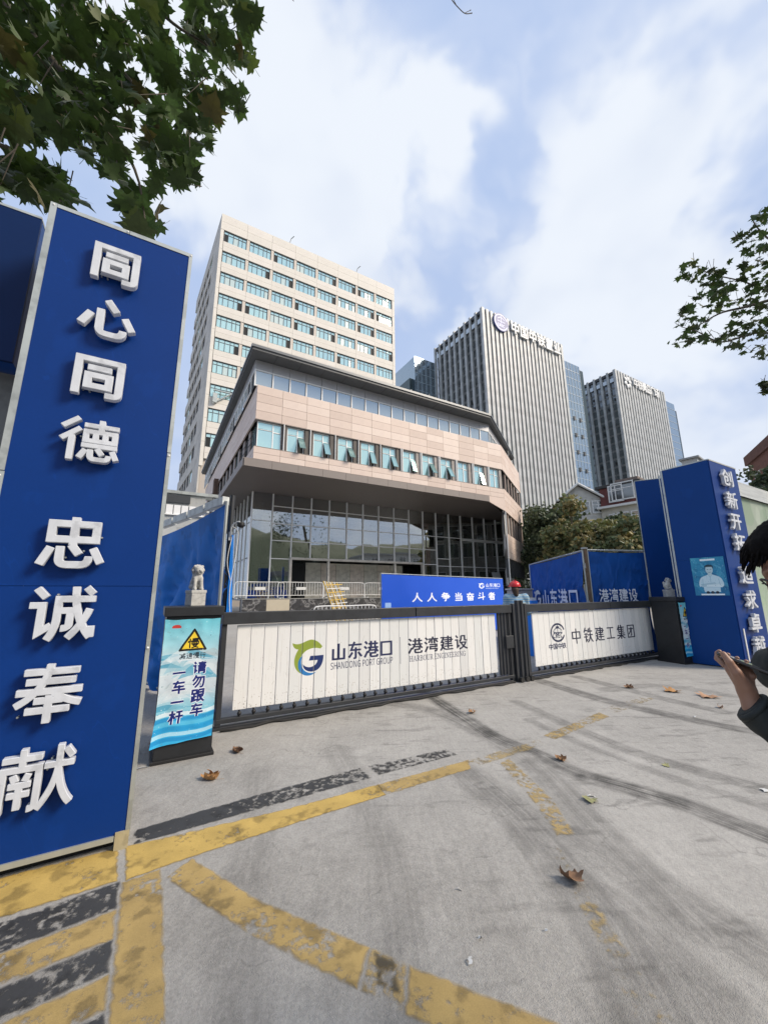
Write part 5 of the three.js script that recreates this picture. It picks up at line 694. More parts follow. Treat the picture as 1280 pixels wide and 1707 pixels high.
function finTower(name, label, x0, x1, zf, zb, ht, nF, nS, seed, sign, base) {
  const t = thing(name, label, 'skyscraper', [(x0 + x1) / 2, 0, (zf + zb) / 2], 0, null), W = (n, g, m) => wpart(t, n, g, m), r = rng(seed), D = (x1 - x0) / nF, S = (zf - zb) / nS;
  W('glass_core', box(x0 + .5, x1 - .5, 0, ht - .6, zb + .5, zf - .5), M.r1Glass);
  const bands = []; for (let y = 4; y < ht - 4; y += 3.6) bands.push(box(x0 + .44, x1 - .44, y, y + .9, zb + .44, zf - .44)); const bb = W('floor_band', bands, mat([.20, .21, .21], .5, { map: rep(tDirty, .05) })); bb.userData.kind = 'stuff';
  const fr = box(-D * .29, D * .29, 0, ht - base, -.5, .62), fs = box(-.5, .3, 0, ht - base, -S * .15, S * .15);
  for (let i = 0; i <= nF; i++) { const m = part(t, 'fin', fr, i % 4 === 1 ? M.finB : M.fin); m.position.set(x0 + i * D, base, zf).sub(t.position); }
  for (let i = 0; i <= nS; i++) { const m = part(t, 'fin', fs, M.finB); m.position.set(x0, base, zf - i * S).sub(t.position); }
  W('crown_band', [box(x0 + .3, x1 - .3, ht - 1.6, ht - .4, zf - .49, zf + .1), box(x0 - .1, x0 + .49, ht - 1.6, ht - .4, zb, zf - .5)], M.darkFrame);
  for (let i = 0; i < nS; i++) W('roof_window', box(x0 - .25, x0 - .15, ht - 5.4, ht - 3.6, zf - (i + .5) * S - S * .26, zf - (i + .5) * S + S * .26), mat([.5, .56, .6], .2, { metalness: .3 }));
  const wins = []; for (let i = 0; i < 18; i++) { const s = Math.floor(r() * nS), y = 20 + Math.floor(r() * 20) * 3.6; if (y < ht - 8) wins.push(box(x0 + .2, x0 + .46, y, y + 1.1, zf - (s + .5) * S - .3, zf - (s + .5) * S + .3)); } const ww = W('open_window', wins, M.black); ww.userData.kind = 'stuff';
  W('roof_plant', [box(x0 + 6, x0 + 14, ht - .39, ht + 1.6, zb + 8, zf - 9), box(x1 - 16, x1 - 8, ht - .39, ht + 1.2, zb + 6, zf - 8)], M.galvDull); for (let i = 0; i < 4; i++) W('roof_mast', rod([x0 + 4 + i * 9, ht - .4, zf - 1.2], [x0 + 4 + i * 9, ht + .9 + (i % 2) * .8, zf - 1.2], .09), M.galvDull);
  return { t, W };
}
{
  const K = .67, x0 = 135.8 * K, x1 = 199.7 * K, zf = -130 * K, zb = -170 * K, ht = 1.55 + (149.1 - 1.55) * K;
  const { t, W } = finTower('office_tower', 'tall pale finned office tower with a round blue emblem and white rooftop lettering', x0, x1, zf, zb, ht, 21, 9, 3, 0, 0);
  // wings: glass slabs on both ends
  const gw = (n, a, b, c, d, y) => W(n, box(a, b, 0, y, c, d), M.blueGlass);
  const h2 = at(938, 600, 'z', zf - 1.3).y; gw('glass_wing', x1 + 1.2, x1 + 13.4, zb + 2, zf - 1.3, h2); W('dark_wing', box(x1 + 13.6, x1 + 16.2, 0, h2 - 1.2, zb + 3, zf - 1.6), mat([.05, .075, .08], .15, { metalness: .5 })); W('wing_gap', box(x1 - .3, x1 + 1.15, 0, h2 + .6, zb + 2, zf - 1.6), M.darkFrame);
  { const g = []; for (let k = 0; k < 22; k++) g.push(box(x1 + 1.25, x1 + 13.35, h2 - 3.6 * k - 3.6, h2 - 3.6 * k - 3.45, zf - 1.3, zf - 1.22)); for (let k = 0; k < 6; k++) g.push(box(x1 + 3.2 + k * 2, x1 + 3.3 + k * 2, 0, h2 - .01, zf - 1.3, zf - 1.19)); W('window_grid', g, mat([.4, .47, .52], .4)).userData.kind = 'stuff'; const o = []; const r = rng(8); for (let k = 0; k < 14; k++) { const y = h2 - 26 - Math.floor(k / 2) * 7.2; o.push(box(x1 + (k % 2 ? 9.4 : 5.4), x1 + (k % 2 ? 10.3 : 6.3), y, y + 1.6, zf - 1.2, zf - .9)); } W('open_window', o, M.darkFrame).userData.kind = 'stuff'; }
  { const L = at(685, 628, 'z', zb), h = L.y; W('glass_wing', box(at(692, 620, 'z', zb).x, x0 - .1, 0, at(692, 620, 'z', zb).y + 7, zb - 16, zb - .2), M.blueGlass); W('dark_wing', box(L.x, at(691.5, 620, 'z', zb).x, 0, h, zb - 14, zb - 1), mat([.06, .09, .10], .15, { metalness: .5 })); const g = []; const hx = at(692, 620, 'z', zb).x, hy = at(692, 620, 'z', zb).y + 7; for (let k = 0; k < 14; k++) g.push(box(hx - .05, x0 - .12, hy - 3.6 * k - 3.6, hy - 3.6 * k - 3.45, zb - .2, zb - .1)); W('window_grid', g, mat([.3, .38, .44], .4)).userData.kind = 'stuff'; }
  // emblem and letters on the top
  const c = at(834, 538, 'z', zf + .9), R = 3.6;
  const tex = canvasTex(256, 256, (x, w) => { x.fillStyle = '#24397f'; x.fillRect(0, 0, w, w); x.strokeStyle = '#b9c4e6'; x.lineWidth = 14; x.beginPath(); x.arc(128, 128, 108, .4, 5.9); x.stroke(); x.lineWidth = 9; x.beginPath(); x.moveTo(128, 30); x.lineTo(128, 150); x.moveTo(60, 120); x.lineTo(196, 120); x.moveTo(70, 90); x.quadraticCurveTo(128, 30, 186, 90); x.stroke(); x.fillStyle = '#c5cfee'; x.font = 'bold 54px sans-serif'; x.fillText('CREC', 52, 196); });
  { const g = new THREE.CylinderGeometry(R, R, .5, 40).rotateX(Math.PI / 2).translate(c.x, c.y, zf + 1.0), p = g.attributes.position, uv = g.attributes.uv; for (let k = 0; k < p.count; k++) uv.setXY(k, .5 + (p.getX(k) - c.x) / R / 2, .5 + (p.getY(k) - c.y) / R / 2); W('emblem', g, mat([1, 1, 1], .5, { map: tex })); }
  const a = at(858, 548, 'z', zf + 1.2), b = at(928, 581, 'z', zf + 1.2);
  [...'中国中铁置业'].forEach((ch, i) => { const g = glyph(ch, 4.6, 4.9, .5, 13, .02); g.translate(lerp(a.x, b.x, i / 5), lerp(a.y, b.y, i / 5), zf + .9); W('letter', g, M.white); });
}
{
  const K = .45, x0 = 375.2 * K, x1 = 467 * K, zf = -190 * K, zb = -225 * K, ht = 1.55 + (218 - 1.55) * K;
  const { t, W } = finTower('office_tower', 'second finned office tower, farther right, with a white flower emblem on top', x0, x1, zf, zb, ht, 19, 5, 7, 0, 0);
  const y1 = at(1106, 664, 'z', zf - 1).y, xa = at(1124, 683, 'z', zf - 1).x; W('glass_wing', box(x1 + .8, xa, 0, y1 - 1, zb + 2, zf - 1), M.blueGlass); W('dark_wing', box(xa + .3, xa + 2.4, 0, y1 - 4, zb + 2, zf - 1.4), mat([.05, .07, .08], .2, { metalness: .4 })); W('plant_room', box(x1 + .9, x1 + 5, y1 - .9, y1 + 2.2, zb + 4, zf - 3), M.cream[0]);
  { const g = []; for (let k = 0; k < 20; k++) g.push(box(x1 + .85, xa - .05, y1 - 3.6 * k - 4.6, y1 - 3.6 * k - 4.45, zf - 1, zf - .9)); W('window_grid', g, mat([.42, .48, .52], .4)).userData.kind = 'stuff'; }
  const c = at(1046, 638, 'z', zf + 1); for (let i = 0; i < 6; i++) W('flower_petal', new THREE.SphereGeometry(1.15, 12, 8).scale(1, .8, .3).translate(1.9, 0, 0).rotateZ(i * Math.PI / 3 + .3).translate(c.x, c.y, zf + 1), M.white);
  const a = at(1056, 638, 'z', zf + 1), b = at(1093, 655, 'z', zf + 1); [...'中铁青岛广场'].forEach((ch, i) => { const g = glyph(ch, 4.6, 5.2, .45, 12, .02); g.translate(lerp(a.x + 1.5, b.x, i / 5), lerp(a.y, b.y, i / 5), zf + .8); W('letter', g, M.white); });
}
// small houses over the trees
function facadeHouse(name, label, P, Q, y0, build) { const F = wallFrame(P, Q), t = thing(name, label, 'house', [P[0], 0, P[1]], 0), A = (s0, s1, a, b, i, o) => along(P, Q, s0, s1, a, b, i, o), W = (n, g, m) => wpart(t, n, g, m); const win = (s, y, w, h) => { const g = hold(t, F, s, y, .02, 'window'); sub(g, 'frame', [box(-w / 2, w / 2, h / 2 - .12, h / 2, -.1, .1), box(-w / 2, w / 2, -h / 2, -h / 2 + .12, -.1, .1), box(-w / 2, -w / 2 + .12, -h / 2 + .12, h / 2 - .12, -.1, .1), box(w / 2 - .12, w / 2, -h / 2 + .12, h / 2 - .12, -.1, .1), box(-.05, .05, -h / 2 + .12, h / 2 - .12, -.1, .08), box(-w / 2 + .12, w / 2 - .12, h * .14, h * .14 + .08, -.1, .07)], M.white); sub(g, 'pane', unitBox(w - .2, h - .2, .02), M.r1Glass, [0, 0, .03]); }; build({ t, F, A, W, win }); return t; }
{
  const L = dep(935, 835, 46), R = dep(1000, 832, 45), ap = dep(964, 808, 45.5).y, ev = dep(935, 833, 46).y;
  facadeHouse('gable_house', 'white gabled house with a band of windows above the trees', [L.x, L.z], [R.x, R.z], 0, ({ A, W, win, F }) => {
    W('wall', A(0, F.L, 0, ev, 10, 0), mat([.60, .60, .57], .7, { map: rep(tDirty, .2) }));
    const g = new THREE.ExtrudeGeometry(new THREE.Shape([new THREE.Vector2(0, ev), new THREE.Vector2(F.L, ev), new THREE.Vector2(F.L * .45, ap)]), { depth: 9.9, bevelEnabled: false }).translate(0, 0, -9.91); g.rotateY(F.rot).translate(L.x, 0, L.z); W('gable', uvM(g), mat([.60, .60, .57], .7, { map: rep(tDirty, .2) }));
    const rf = (s0, y0, s1, y1) => { const q = [F.p(s0, y0, .35), F.p(s1, y1, .35), F.p(s1, y1, -10), F.p(s0, y0, -10)]; return grid(1, 1, (u, v) => { const a = q[0].clone().lerp(q[1], u), b = q[3].clone().lerp(q[2], u); return a.lerp(b, v); }); };
    const rm = mat([.14, .10, .09], .8, { side: THREE.DoubleSide }); W('roof', [rf(-.5, ev - .2, F.L * .45, ap + .15), rf(F.L * .45, ap + .15, F.L + .5, ev - .2)], rm); W('barge_board', [rod(F.p(-.5, ev - .2, .4), F.p(F.L * .45, ap + .15, .4), .14), rod(F.p(F.L * .45, ap + .15, .4), F.p(F.L + .5, ev - .2, .4), .14)], M.white);
    for (let i = 0; i < 3; i++) win(F.L * .2 + i * 1.5, ev - 1.1, 1.3, 1.5);
  });
}
{
  const L = dep(1001, 845, 44.5), R = dep(1066, 838, 41.5), yT = dep(1020, 812, 44).y, yE = dep(1010, 848, 44).y, yR = yT + .75;
  facadeHouse('mansard_house', 'red mansard roofed house with white windows beside the right boards', [L.x, L.z], [R.x, R.z], 0, ({ A, W, win, F }) => {
    W('wall', A(0, F.L, 0, yE, 9, 0), mat([.55, .52, .44], .7, { map: rep(tDirty, .2) })); W('mansard', A(0, F.L, yE + .26, yT, 8.8, -.1), mat([.17, .05, .045], .75, { map: rep(tDirty, .3) })); W('eave', A(-.3, F.L + .3, yE + .01, yE + .25, 9, .4), M.white);
    W('roof', A(-.4, F.L + .3, yT + .01, yT + .3, 9, .1), mat([.05, .05, .05], .8)); W('roof', A(1.6, F.L, yT + .31, yR, 7, -.4), mat([.20, .16, .14], .8, { map: rep(tDirty, .4) }));
    win(1.7, (yE + yT) / 2 + .35, 1.5, 1.9); win(F.L * .62, (yE + yT) / 2 + .5, 2.3, 2.0); win(F.L * .5, yE - 1.4, 1.6, 1.5); win(F.L * .5 + 1.8, yE - 1.4, 1.6, 1.5); win(1.2, yE - 1.4, .9, 1.4);
  });
}
{ const a = dep(1246, 775, 60), b = dep(1300, 770, 50), top = dep(1255, 757, 59).y; facadeHouse('brick_block', 'dark red brick block at the right edge above the hoarding', [a.x, a.z], [b.x, b.z], 0, ({ A, W, win, F }) => { W('wall', A(0, F.L, 0, top - 1.4, 12, 0), mat([.17, .075, .055], .8, { map: rep(tDirty, .4) })); W('parapet', A(-.3, F.L + .3, top - 1.39, top, 12, .3), mat([.14, .065, .05], .8, { map: rep(tDirty, .4) })); win(3, top - 4, 2, 1.6); }); }
{ const a = dep(1136, 772, 80), b = dep(1162, 770, 78); facadeHouse('roof_hut', 'small grey rooftop hut just above the right blue board', [a.x, a.z], [b.x, b.z], 0, ({ A, W, F }) => { W('wall', A(0, F.L, 0, dep(1140, 768, 80).y, 4, 0), M.galvDull); W('roof', A(-.4, F.L + .4, dep(1140, 768, 80).y + .01, dep(1140, 765, 80).y, 4, .4), mat([.25, .26, .26], .6)); }); }

// ───────── trees in the yard
const leafCard = (() => { const g = new THREE.BufferGeometry(); const P = [], I = []; for (const [a, b] of [[0, 0], [1, .9]]) { const o = P.length / 3, c = Math.cos(a), s = Math.sin(a); for (const [x, y, z] of [[0, -.5, 0], [.36, -.1, .1], [.2, .42, .02], [0, .55, .1], [-.26, .36, .02], [-.34, -.12, .1], [0, 0, -.06]]) P.push(x * c + b * .3, y, z + x * s); for (let k = 0; k < 6; k++) I.push(o + 6, o + k, o + (k + 1) % 6); } g.setAttribute('position', new THREE.Float32BufferAttribute(P, 3)); g.setAttribute('uv', new THREE.Float32BufferAttribute(P.flatMap((_, i) => i % 3 ? [] : [P[i], P[i + 1]]), 2)); g.setIndex(I); g.computeVertexNormals(); return g; })();
const foliage = mat([1, 1, 1], .75, { side: THREE.DoubleSide, transmission: .4 });
function yardTree(label, x, z, H, rx, ry, rz, cols, n, size, seed, name = 'tree') {
  const t = thing(name, label, 'tree', [x, 0, z]), r = rng(seed), cy = H - ry, g = () => (r() + r() + r() - 1.5) / 1.5;
  const limbs = [tubeOf([[x, 0, z], [x + .1, cy * .5, z], [x - .1, cy, z + .1], [x, cy + ry * .6, z]], .16, 14, 7)]; const C = [];
  for (let i = 0; i < 46; i++) { let a, b, c; do { a = r() * 2 - 1; b = r() * 2 - 1; c = r() * 2 - 1; } while (a * a + b * b + c * c > 1); const k = .55 + .5 * r(); C.push([x + a * rx * k * 1.15, cy + b * ry * k * 1.1, z + c * rz * k * 1.15, .55 + r() * .75, r()]); if (i < 12) limbs.push(tubeOf([[x, cy * .62 + r() * ry * .4, z], [x + a * rx * .4, cy + b * ry * .25, z + c * rz * .4], [x + a * rx * k, cy + b * ry * k, z + c * rz * k]], .055, 8, 5)); }
  wpart(t, 'trunk', limbs, M.bark);
  const im = new THREE.InstancedMesh(leafCard, foliage, n), q = new THREE.Quaternion(), m = new THREE.Matrix4(), col = new THREE.Color(); im.name = 'crown';
  for (let i = 0; i < n; i++) { const c = C[Math.floor(r() * C.length)], s = size * (.7 + r() * .7), sp = Math.min(rx, ry) * .30 * c[3]; q.setFromEuler(new THREE.Euler(r() * 3, r() * 6.3, r() * 3)); m.compose(V3(c[0] - x + g() * sp * 1.5, c[1] + g() * sp * 1.2, c[2] - z + g() * sp * 1.5), q, V3(s, s, s)); im.setMatrixAt(i, m); const k = cols[Math.floor((c[4] * .7 + r() * .3) * cols.length)] ?? cols[0], v = .75 + r() * .5; im.setColorAt(i, col.setRGB(k[0] * v, k[1] * v, k[2] * v)); }
  shade(im); im.userData.kind = 'stuff'; t.add(im); return t;
}
const GREEN = [[.075, .11, .05], [.095, .13, .055], [.06, .09, .042], [.11, .145, .06]], OLIVE = [[.18, .20, .07], [.23, .22, .075], [.15, .185, .07], [.28, .235, .085], [.12, .16, .065]];
{ const p = (x, d) => { const q = dep(x, 985, d); return [q.x, q.z]; };
  for (const [px, py, d, rx, ry, cols, n, seed, label] of [
    [898, 836, 45, 3.6, 4.8, GREEN, 6500, 2, 'dark green tree right beside the end of the hall'], [930, 832, 33, 2.6, 3.8, GREEN, 5200, 5, 'dark green tree standing in front of the white gabled house'],
    [968, 838, 29, 2.3, 3.1, OLIVE, 5000, 9, 'yellowing olive tree below the white gabled house'], [1003, 846, 27.5, 2.3, 2.9, OLIVE, 5000, 12, 'yellowing olive tree below the red mansard roof, middle of the olive clump'], [1042, 858, 26.5, 2.0, 2.7, OLIVE.slice(2), 4200, 15, 'greener olive tree next to the lower blue board on the right'],
    [918, 890, 38, 2.8, 3.0, GREEN, 3600, 21, 'low dark green tree behind the blue tarpaulins near the hall'], [1055, 845, 36, 3.0, 3.2, GREEN, 3600, 27, 'dark green tree farther back, peeping over the olive clump at the right board']]) { const [x, z] = p(px, d), H = dep(px, py, d).y; yardTree(label, x, z, H, rx, ry, rx, cols, Math.round(n * 1.7), .26, seed); }
  const q = dep(1285, 782, 40); yardTree('small dark tree at the right edge before the red brick block', q.x, q.z, dep(1285, 770, 40).y, 2.4, 2.8, 2.4, GREEN, 2600, .34, 33); }
{ // what the glass mirrors: the wooded hill and houses across the street, behind the viewer
  const g = grid(90, 20, (u, v) => { const x = lerp(-260, 300, u), n = fbm(u * 7 + 3, 2, 4, 4096), z = lerp(62, 190, v), y = Math.sin(Math.min(v * 2, 1) * Math.PI / 2) * (15 + 26 * n) * (1 - sstep(.7, 1, v) * .4) + (fbm(u * 60, v * 16, 3, 4096) - .5) * 7; return { x, y: v === 0 ? -.5 : y, z }; });
  solo('hill', g, mat([.085, .11, .06], .9, { map: rep(tDirty, .2), side: THREE.DoubleSide }), 'wooded hill across the street behind the viewer', 'hill', null, 'structure'); 
}

facadeHouse('apartment_block', 'pale apartment block across the street, seen only mirrored in the glass lobby', [128, 44], [52, 52], 0, ({ A, W, win, F }) => { W('wall', A(0, F.L, 0, 13, 10, 0), mat([.52, .52, .50], .7, { map: rep(tDirty, .2) })); W('roof', A(-.4, F.L + .4, 13.01, 13.5, 10, .5), mat([.3, .3, .3], .7)); for (let j = 0; j < 4; j++) for (let i = 0; i < 16; i++) win(3 + i * 4.6, 2 + j * 3.1, 2.2, 1.7); });

// ───────── plane trees over the pavement
const HALF = [[0, -.02], [.05, -.03], [.14, -.10], [.34, -.16], [.29, -.02], [.44, -.02], [.63, .04], [.52, .13], [.44, .2], [.41, .28], [.56, .36], [.68, .54], [.52, .50], [.42, .48], [.28, .50], [.27, .62], [.20, .72], [.10, .80], [0, 1.02]];
const OUT = [...HALF, ...HALF.slice(1, -1).reverse().map(([x, y]) => [-x, y])];
function leafGeo(bend, fold, rings, seed = 1, curl = 0) {
  const r = rng(seed), jit = OUT.map(() => 1 + (r() - .5) * .14), P = [], U = [], I = [], n = OUT.length, put = (x, y) => { const q = x, w = y - .3; let z = -bend * (w * w) * .8 - fold * Math.abs(x) * .6 + .05 * Math.sin(x * 7 + seed) * Math.abs(w); let X = q, Y = w; if (curl) { const a = curl * x * 1.6; X = Math.sin(a) / (curl * 1.6); z += (1 - Math.cos(a)) / (curl * 1.6) * 1.0; const b = curl * w * .8; Y = Math.sin(b) / (curl * .8); z += (1 - Math.cos(b)) / (curl * .8) * .7; z += .05 * Math.sin(x * 9 + y * 7 + seed); } P.push(X, Y, z); U.push(x + .5, y); };
  put(0, .3); for (let k = 1; k <= rings; k++) for (let i = 0; i < n; i++) { const f = k / rings, s = k === rings ? jit[i] : 1; put(OUT[i][0] * f * s, .3 + (OUT[i][1] - .3) * f * s); }
  for (let i = 0; i < n; i++) { I.push(0, 1 + i, 1 + (i + 1) % n); for (let k = 1; k < rings; k++) { const a = 1 + (k - 1) * n + i, b = 1 + (k - 1) * n + (i + 1) % n, c = a + n, d = b + n; I.push(a, c, d, a, d, b); } }
  const st = P.length / 3; for (let k = 0; k <= 5; k++) { const t = k / 5; P.push(-.012, -.32 - t * .42, .02 * t + .06 * t * t, .012, -.32 - t * .42, .02 * t + .06 * t * t); U.push(0, 0, 0, 0); if (k) { const b = st + k * 2; I.push(b - 2, b, b + 1, b - 2, b + 1, b - 1); } }
  const g = new THREE.BufferGeometry(); g.setAttribute('position', new THREE.Float32BufferAttribute(P, 3)); g.setAttribute('uv', new THREE.Float32BufferAttribute(U, 2)); g.setIndex(I); g.computeVertexNormals(); return g;
}
const leafVar = [leafGeo(.35, .25, 2, 1), leafGeo(.6, .1, 2, 2), leafGeo(.2, .5, 2, 3), leafGeo(.8, .4, 2, 4)];
const tLeaf = dataTex(128, (u, v) => { const a = Math.abs(u - .5), b = v - .05, vein = Math.min(Math.abs(a), Math.abs(a - b * .62), Math.abs(a - b * 1.5 + .12)); return .72 + .3 * fbm(u * 8, v * 8, 3, 8) - (vein < .012 ? .12 : 0); });
const leafMats = [[.055, .10, .022], [.075, .13, .026], [.038, .07, .02], [.11, .15, .032], [.06, .085, .028], [.11, .10, .03]].map((c) => mat(c, .6, { specularIntensity: .5, side: THREE.DoubleSide, transmission: .45, map: tLeaf }));
function planeTree(label, trunk, branches, sample, nParts, nStuff, size, seed, mats) {
  const t = thing('plane_tree', label, 'tree', [trunk[0].x, 0, trunk[0].z]), r = rng(seed), b0 = t.position;
  wpart(t, 'trunk', tubeOf(trunk, .17, 30, 12), M.bark); branches.forEach(([p, a, b]) => { const c = new THREE.CatmullRomCurve3(p), N = 22, g = []; for (let k = 0; k < N; k++) g.push(rod(c.getPoint(k / N), c.getPoint((k + 1) / N), lerp(a, b, k / N), lerp(a, b, (k + 1) / N), 7)); wpart(t, 'branch', g, M.bark); });
  const q = new THREE.Quaternion(), m = new THREE.Matrix4(), twigs = [];
  const place = (p) => { const s = size * (.5 + r() * .75); q.setFromEuler(new THREE.Euler(-1.2 + (r() - .5) * 2.4, r() * 6.28, (r() - .5) * 1.9, 'YXZ')); return [p.clone().sub(b0), q.clone(), s]; };
  for (let i = 0; i < nParts; i++) { const p = sample(r, true), [a, o, s] = place(p), x = shade(new THREE.Mesh(leafVar[Math.floor(r() * 4)], mats[Math.floor(Math.pow(r(), 1.3) * mats.length)])); x.name = 'leaf'; x.position.copy(a); x.quaternion.copy(o); x.scale.setScalar(s); t.add(x);
    if (i % 3 === 0) { const e = p.clone().add(V3((r() - .5) * .5, .12 + r() * .25, (r() - .5) * .4)); twigs.push(rod(p, e, .0035, .006, 5)); } }
  if (twigs.length) wpart(t, 'twigs', twigs, M.bark).userData.kind = 'stuff';
  const im = new THREE.InstancedMesh(leafVar[0], mats[0], nStuff), col = new THREE.Color(); im.name = 'crown'; for (let i = 0; i < nStuff; i++) { const [a, o, s] = place(sample(r, i < nStuff * .34)); m.compose(a, o, V3(s, s, s)); im.setMatrixAt(i, m); const k = .6 + r() * .8; im.setColorAt(i, col.setRGB(k, k, k)); } shade(im); im.userData.kind = 'stuff'; t.add(im);
  return t;
}
const inPoly = (x, y, P) => { let c = false; for (let i = 0, j = P.length - 1; i < P.length; j = i++) if ((P[i][1] > y) !== (P[j][1] > y) && x < (P[j][0] - P[i][0]) * (y - P[i][1]) / (P[j][1] - P[i][1]) + P[i][0]) c = !c; return c; };
{
  const Z = -4.5, B = (pts, a, b) => [pts.map(([x, y, z]) => at(x, y, 'z', z)), a, b];
  const br = [B([[-330, -260, -5.6], [-60, -60, -5.0], [30, 28, -4.7], [120, 140, -4.5], [190, 220, -4.3], [228, 290, -4.2], [242, 365, -4.1]], .05, .007), B([[-200, -330, -5.4], [30, -70, -4.9], [110, 12, -4.6], [160, 72, -4.4], [215, 130, -4.3], [262, 190, -4.2], [300, 240, -4.2]], .04, .006), B([[-250, -100, -5.4], [-120, 120, -4.8], [-20, 230, -4.6], [50, 262, -4.4], [62, 300, -4.3], [45, 335, -4.3]], .03, .005), B([[60, -200, -4.8], [210, -40, -4.5], [290, 40, -4.3], [350, 80, -4.2], [395, 130, -4.2]], .03, .005), B([[120, -330, -4.8], [330, -160, -4.6], [430, -60, -4.4], [490, 2, -4.3]], .025, .004)];
  const shapeIn = [[-40, -40], [395, -40], [428, 20], [425, 70], [420, 110], [405, 190], [372, 170], [365, 205], [345, 260], [330, 262], [338, 310], [290, 318], [272, 300], [262, 345], [268, 385], [220, 385], [205, 350], [190, 345], [212, 300], [190, 300], [170, 290], [140, 270], [115, 265], [60, 235], [30, 225], [-40, 218]];
  const low = [[-60, 255], [60, 268], [105, 285], [130, 335], [95, 340], [60, 330], [10, 300], [0, 330], [-60, 345]], holes = [[185, 0, 30, 22], [285, 35, 26, 30], [215, 30, 12, 16], [255, 140, 22, 20], [300, 80, 18, 16], [85, 10, 16, 12], [60, 130, 14, 12], [195, 195, 16, 16], [125, 95, 10, 12], [280, 170, 14, 12], [225, 235, 12, 10], [40, 20, 12, 10], [330, 130, 12, 14]];
  const sample = (r, inFrame) => { for (;;) { if (!inFrame) { const x = -620 + r() * 1060, y = -560 + r() * 900; if ((x > -30 && y > -30) || (y > 215 && x > -60) || x + y * .6 > 250 || y > 340) continue; return at(x, y, 'z', -3.7 - r() * 2.6); } const k = r(), x = -30 + r() * (k < .84 ? 470 : 170), y = k < .84 ? -30 + r() * 430 : 250 + r() * 100; if (!inPoly(x, y, k < .84 ? shapeIn : low)) continue; if (k < .84 && holes.some(([a, b, c, d]) => ((x - a) / c) ** 2 + ((y - b) / d) ** 2 < 1) && r() < .9) continue; return at(x, y, 'z', -3.75 - r() * 1.15); } };
  planeTree('plane tree leaning in over the tall left sign with a dense leafy crown', [V3(-3.6, -.1, -5.6), V3(-3.55, 2.5, -5.6), V3(-3.3, 5, -5.6), at(-330, -260, 'z', -5.6)], br, sample, 300, 1500, .20, 41, leafMats);
}
{
  const Dp = 11, B = (pts, a, b) => [pts.map(([x, y]) => dep(x, y, Dp)), a, b];
  const br = [B([[1480, 420], [1380, 470], [1300, 495], [1240, 512], [1200, 522], [1160, 545]], .07, .012), B([[1400, 430], [1330, 420], [1290, 405], [1262, 380], [1250, 360]], .04, .01), B([[1420, 560], [1330, 560], [1260, 555], [1200, 570], [1160, 552], [1135, 545]], .04, .008), B([[1440, 680], [1340, 660], [1290, 640], [1270, 652]], .03, .008), B([[1300, 495], [1240, 470], [1180, 455], [1150, 438]], .025, .006)];
  const sh = [[1262, 350], [1310, 335], [1310, 600], [1250, 598], [1215, 588], [1180, 570], [1150, 578], [1112, 572], [1130, 555], [1122, 540], [1135, 515], [1160, 490], [1175, 478], [1150, 472], [1122, 468], [1140, 440], [1160, 428], [1172, 448], [1205, 445], [1212, 425], [1225, 458], [1235, 440], [1255, 430], [1225, 410], [1220, 392], [1250, 385]], hl = [[1222, 450, 14, 14], [1205, 525, 14, 9], [1190, 548, 16, 9], [1238, 478, 8, 8], [1165, 515, 8, 6]];
  const sample = (r, inF) => { for (;;) { if (!inF) { const x = 1300 + r() * 420, y = 180 + r() * 520; return dep(x, y, Dp + (r() - .5) * 3.5); } const x = 1110 + r() * 200, y = 335 + r() * 270; if (r() < .03) return dep(1268 + r() * 20, 636 + r() * 20, Dp); if (!inPoly(x, y, sh)) continue; if (hl.some(([a, b, c, d]) => ((x - a) / c) ** 2 + ((y - b) / d) ** 2 < 1)) continue; return dep(x, y, Dp + (r() - .5) * 1.6); } };
  const q = dep(1480, 420, Dp); planeTree('plane tree reaching in from the right edge against the sky', [V3(q.x + 1.5, -.1, q.z + .6), V3(q.x + 1.4, 4, q.z + .5), V3(q.x + .8, 7.5, q.z + .2), q], br, sample, 300, 640, .20, 52, leafMats.slice(0, 5).map((m) => { const c = m.clone(); c.color.multiplyScalar(.75); return c; }));
}
{ const t = thing('twig', 'bare twig tip hanging in from the top edge', 'twig', at(770, 10, 'z', -6).toArray()), a = (x, y) => at(x, y, 'z', -6); wpart(t, 'stem', [tubeOf([a(745, -30), a(752, -2), a(765, 14), a(774, 22), a(786, 22)], .012, 20, 6), rod(a(774, 22), a(784, 17), .008), rod(a(760, 8), a(756, 0), .008)], M.bark); wpart(t, 'bud', [new THREE.SphereGeometry(.018, 8, 6).translate(...a(786, 22).toArray()), new THREE.SphereGeometry(.016, 8, 6).translate(...a(784, 17).toArray())], M.bark); }

// ───────── dry leaves and scraps on the concrete
const dry = [[.25, .14, .075], [.30, .16, .07], [.42, .22, .08], [.33, .20, .13], [.30, .30, .14], [.46, .27, .16]].map((c) => mat(c, .75, { side: THREE.DoubleSide, map: tLeaf }));
function dryLeaf(px, py, size, m, turn, tilt, curl, seed, label) { const p = gnd(px, py), g = leafGeo(.1, .1, 4, seed, curl); g.rotateX(-Math.PI / 2); const q = new THREE.Quaternion().setFromEuler(new THREE.Euler(tilt[0], turn, tilt[1], 'YXZ')); g.applyQuaternion(q); g.scale(size, size, size); g.computeBoundingBox(); g.translate(0, -g.boundingBox.min.y + .004, 0); const o = solo('dry_leaf', g.scale(.86, .62, .86), dry[m], label, 'dry leaf', null); o.position.set(p[0], 0, p[1]); return o; }
dryLeaf(954, 1470, .165, 0, 3.0, [.25, .3], 1.75, 3, 'curled brown dry leaf standing on edge, nearest to the viewer');
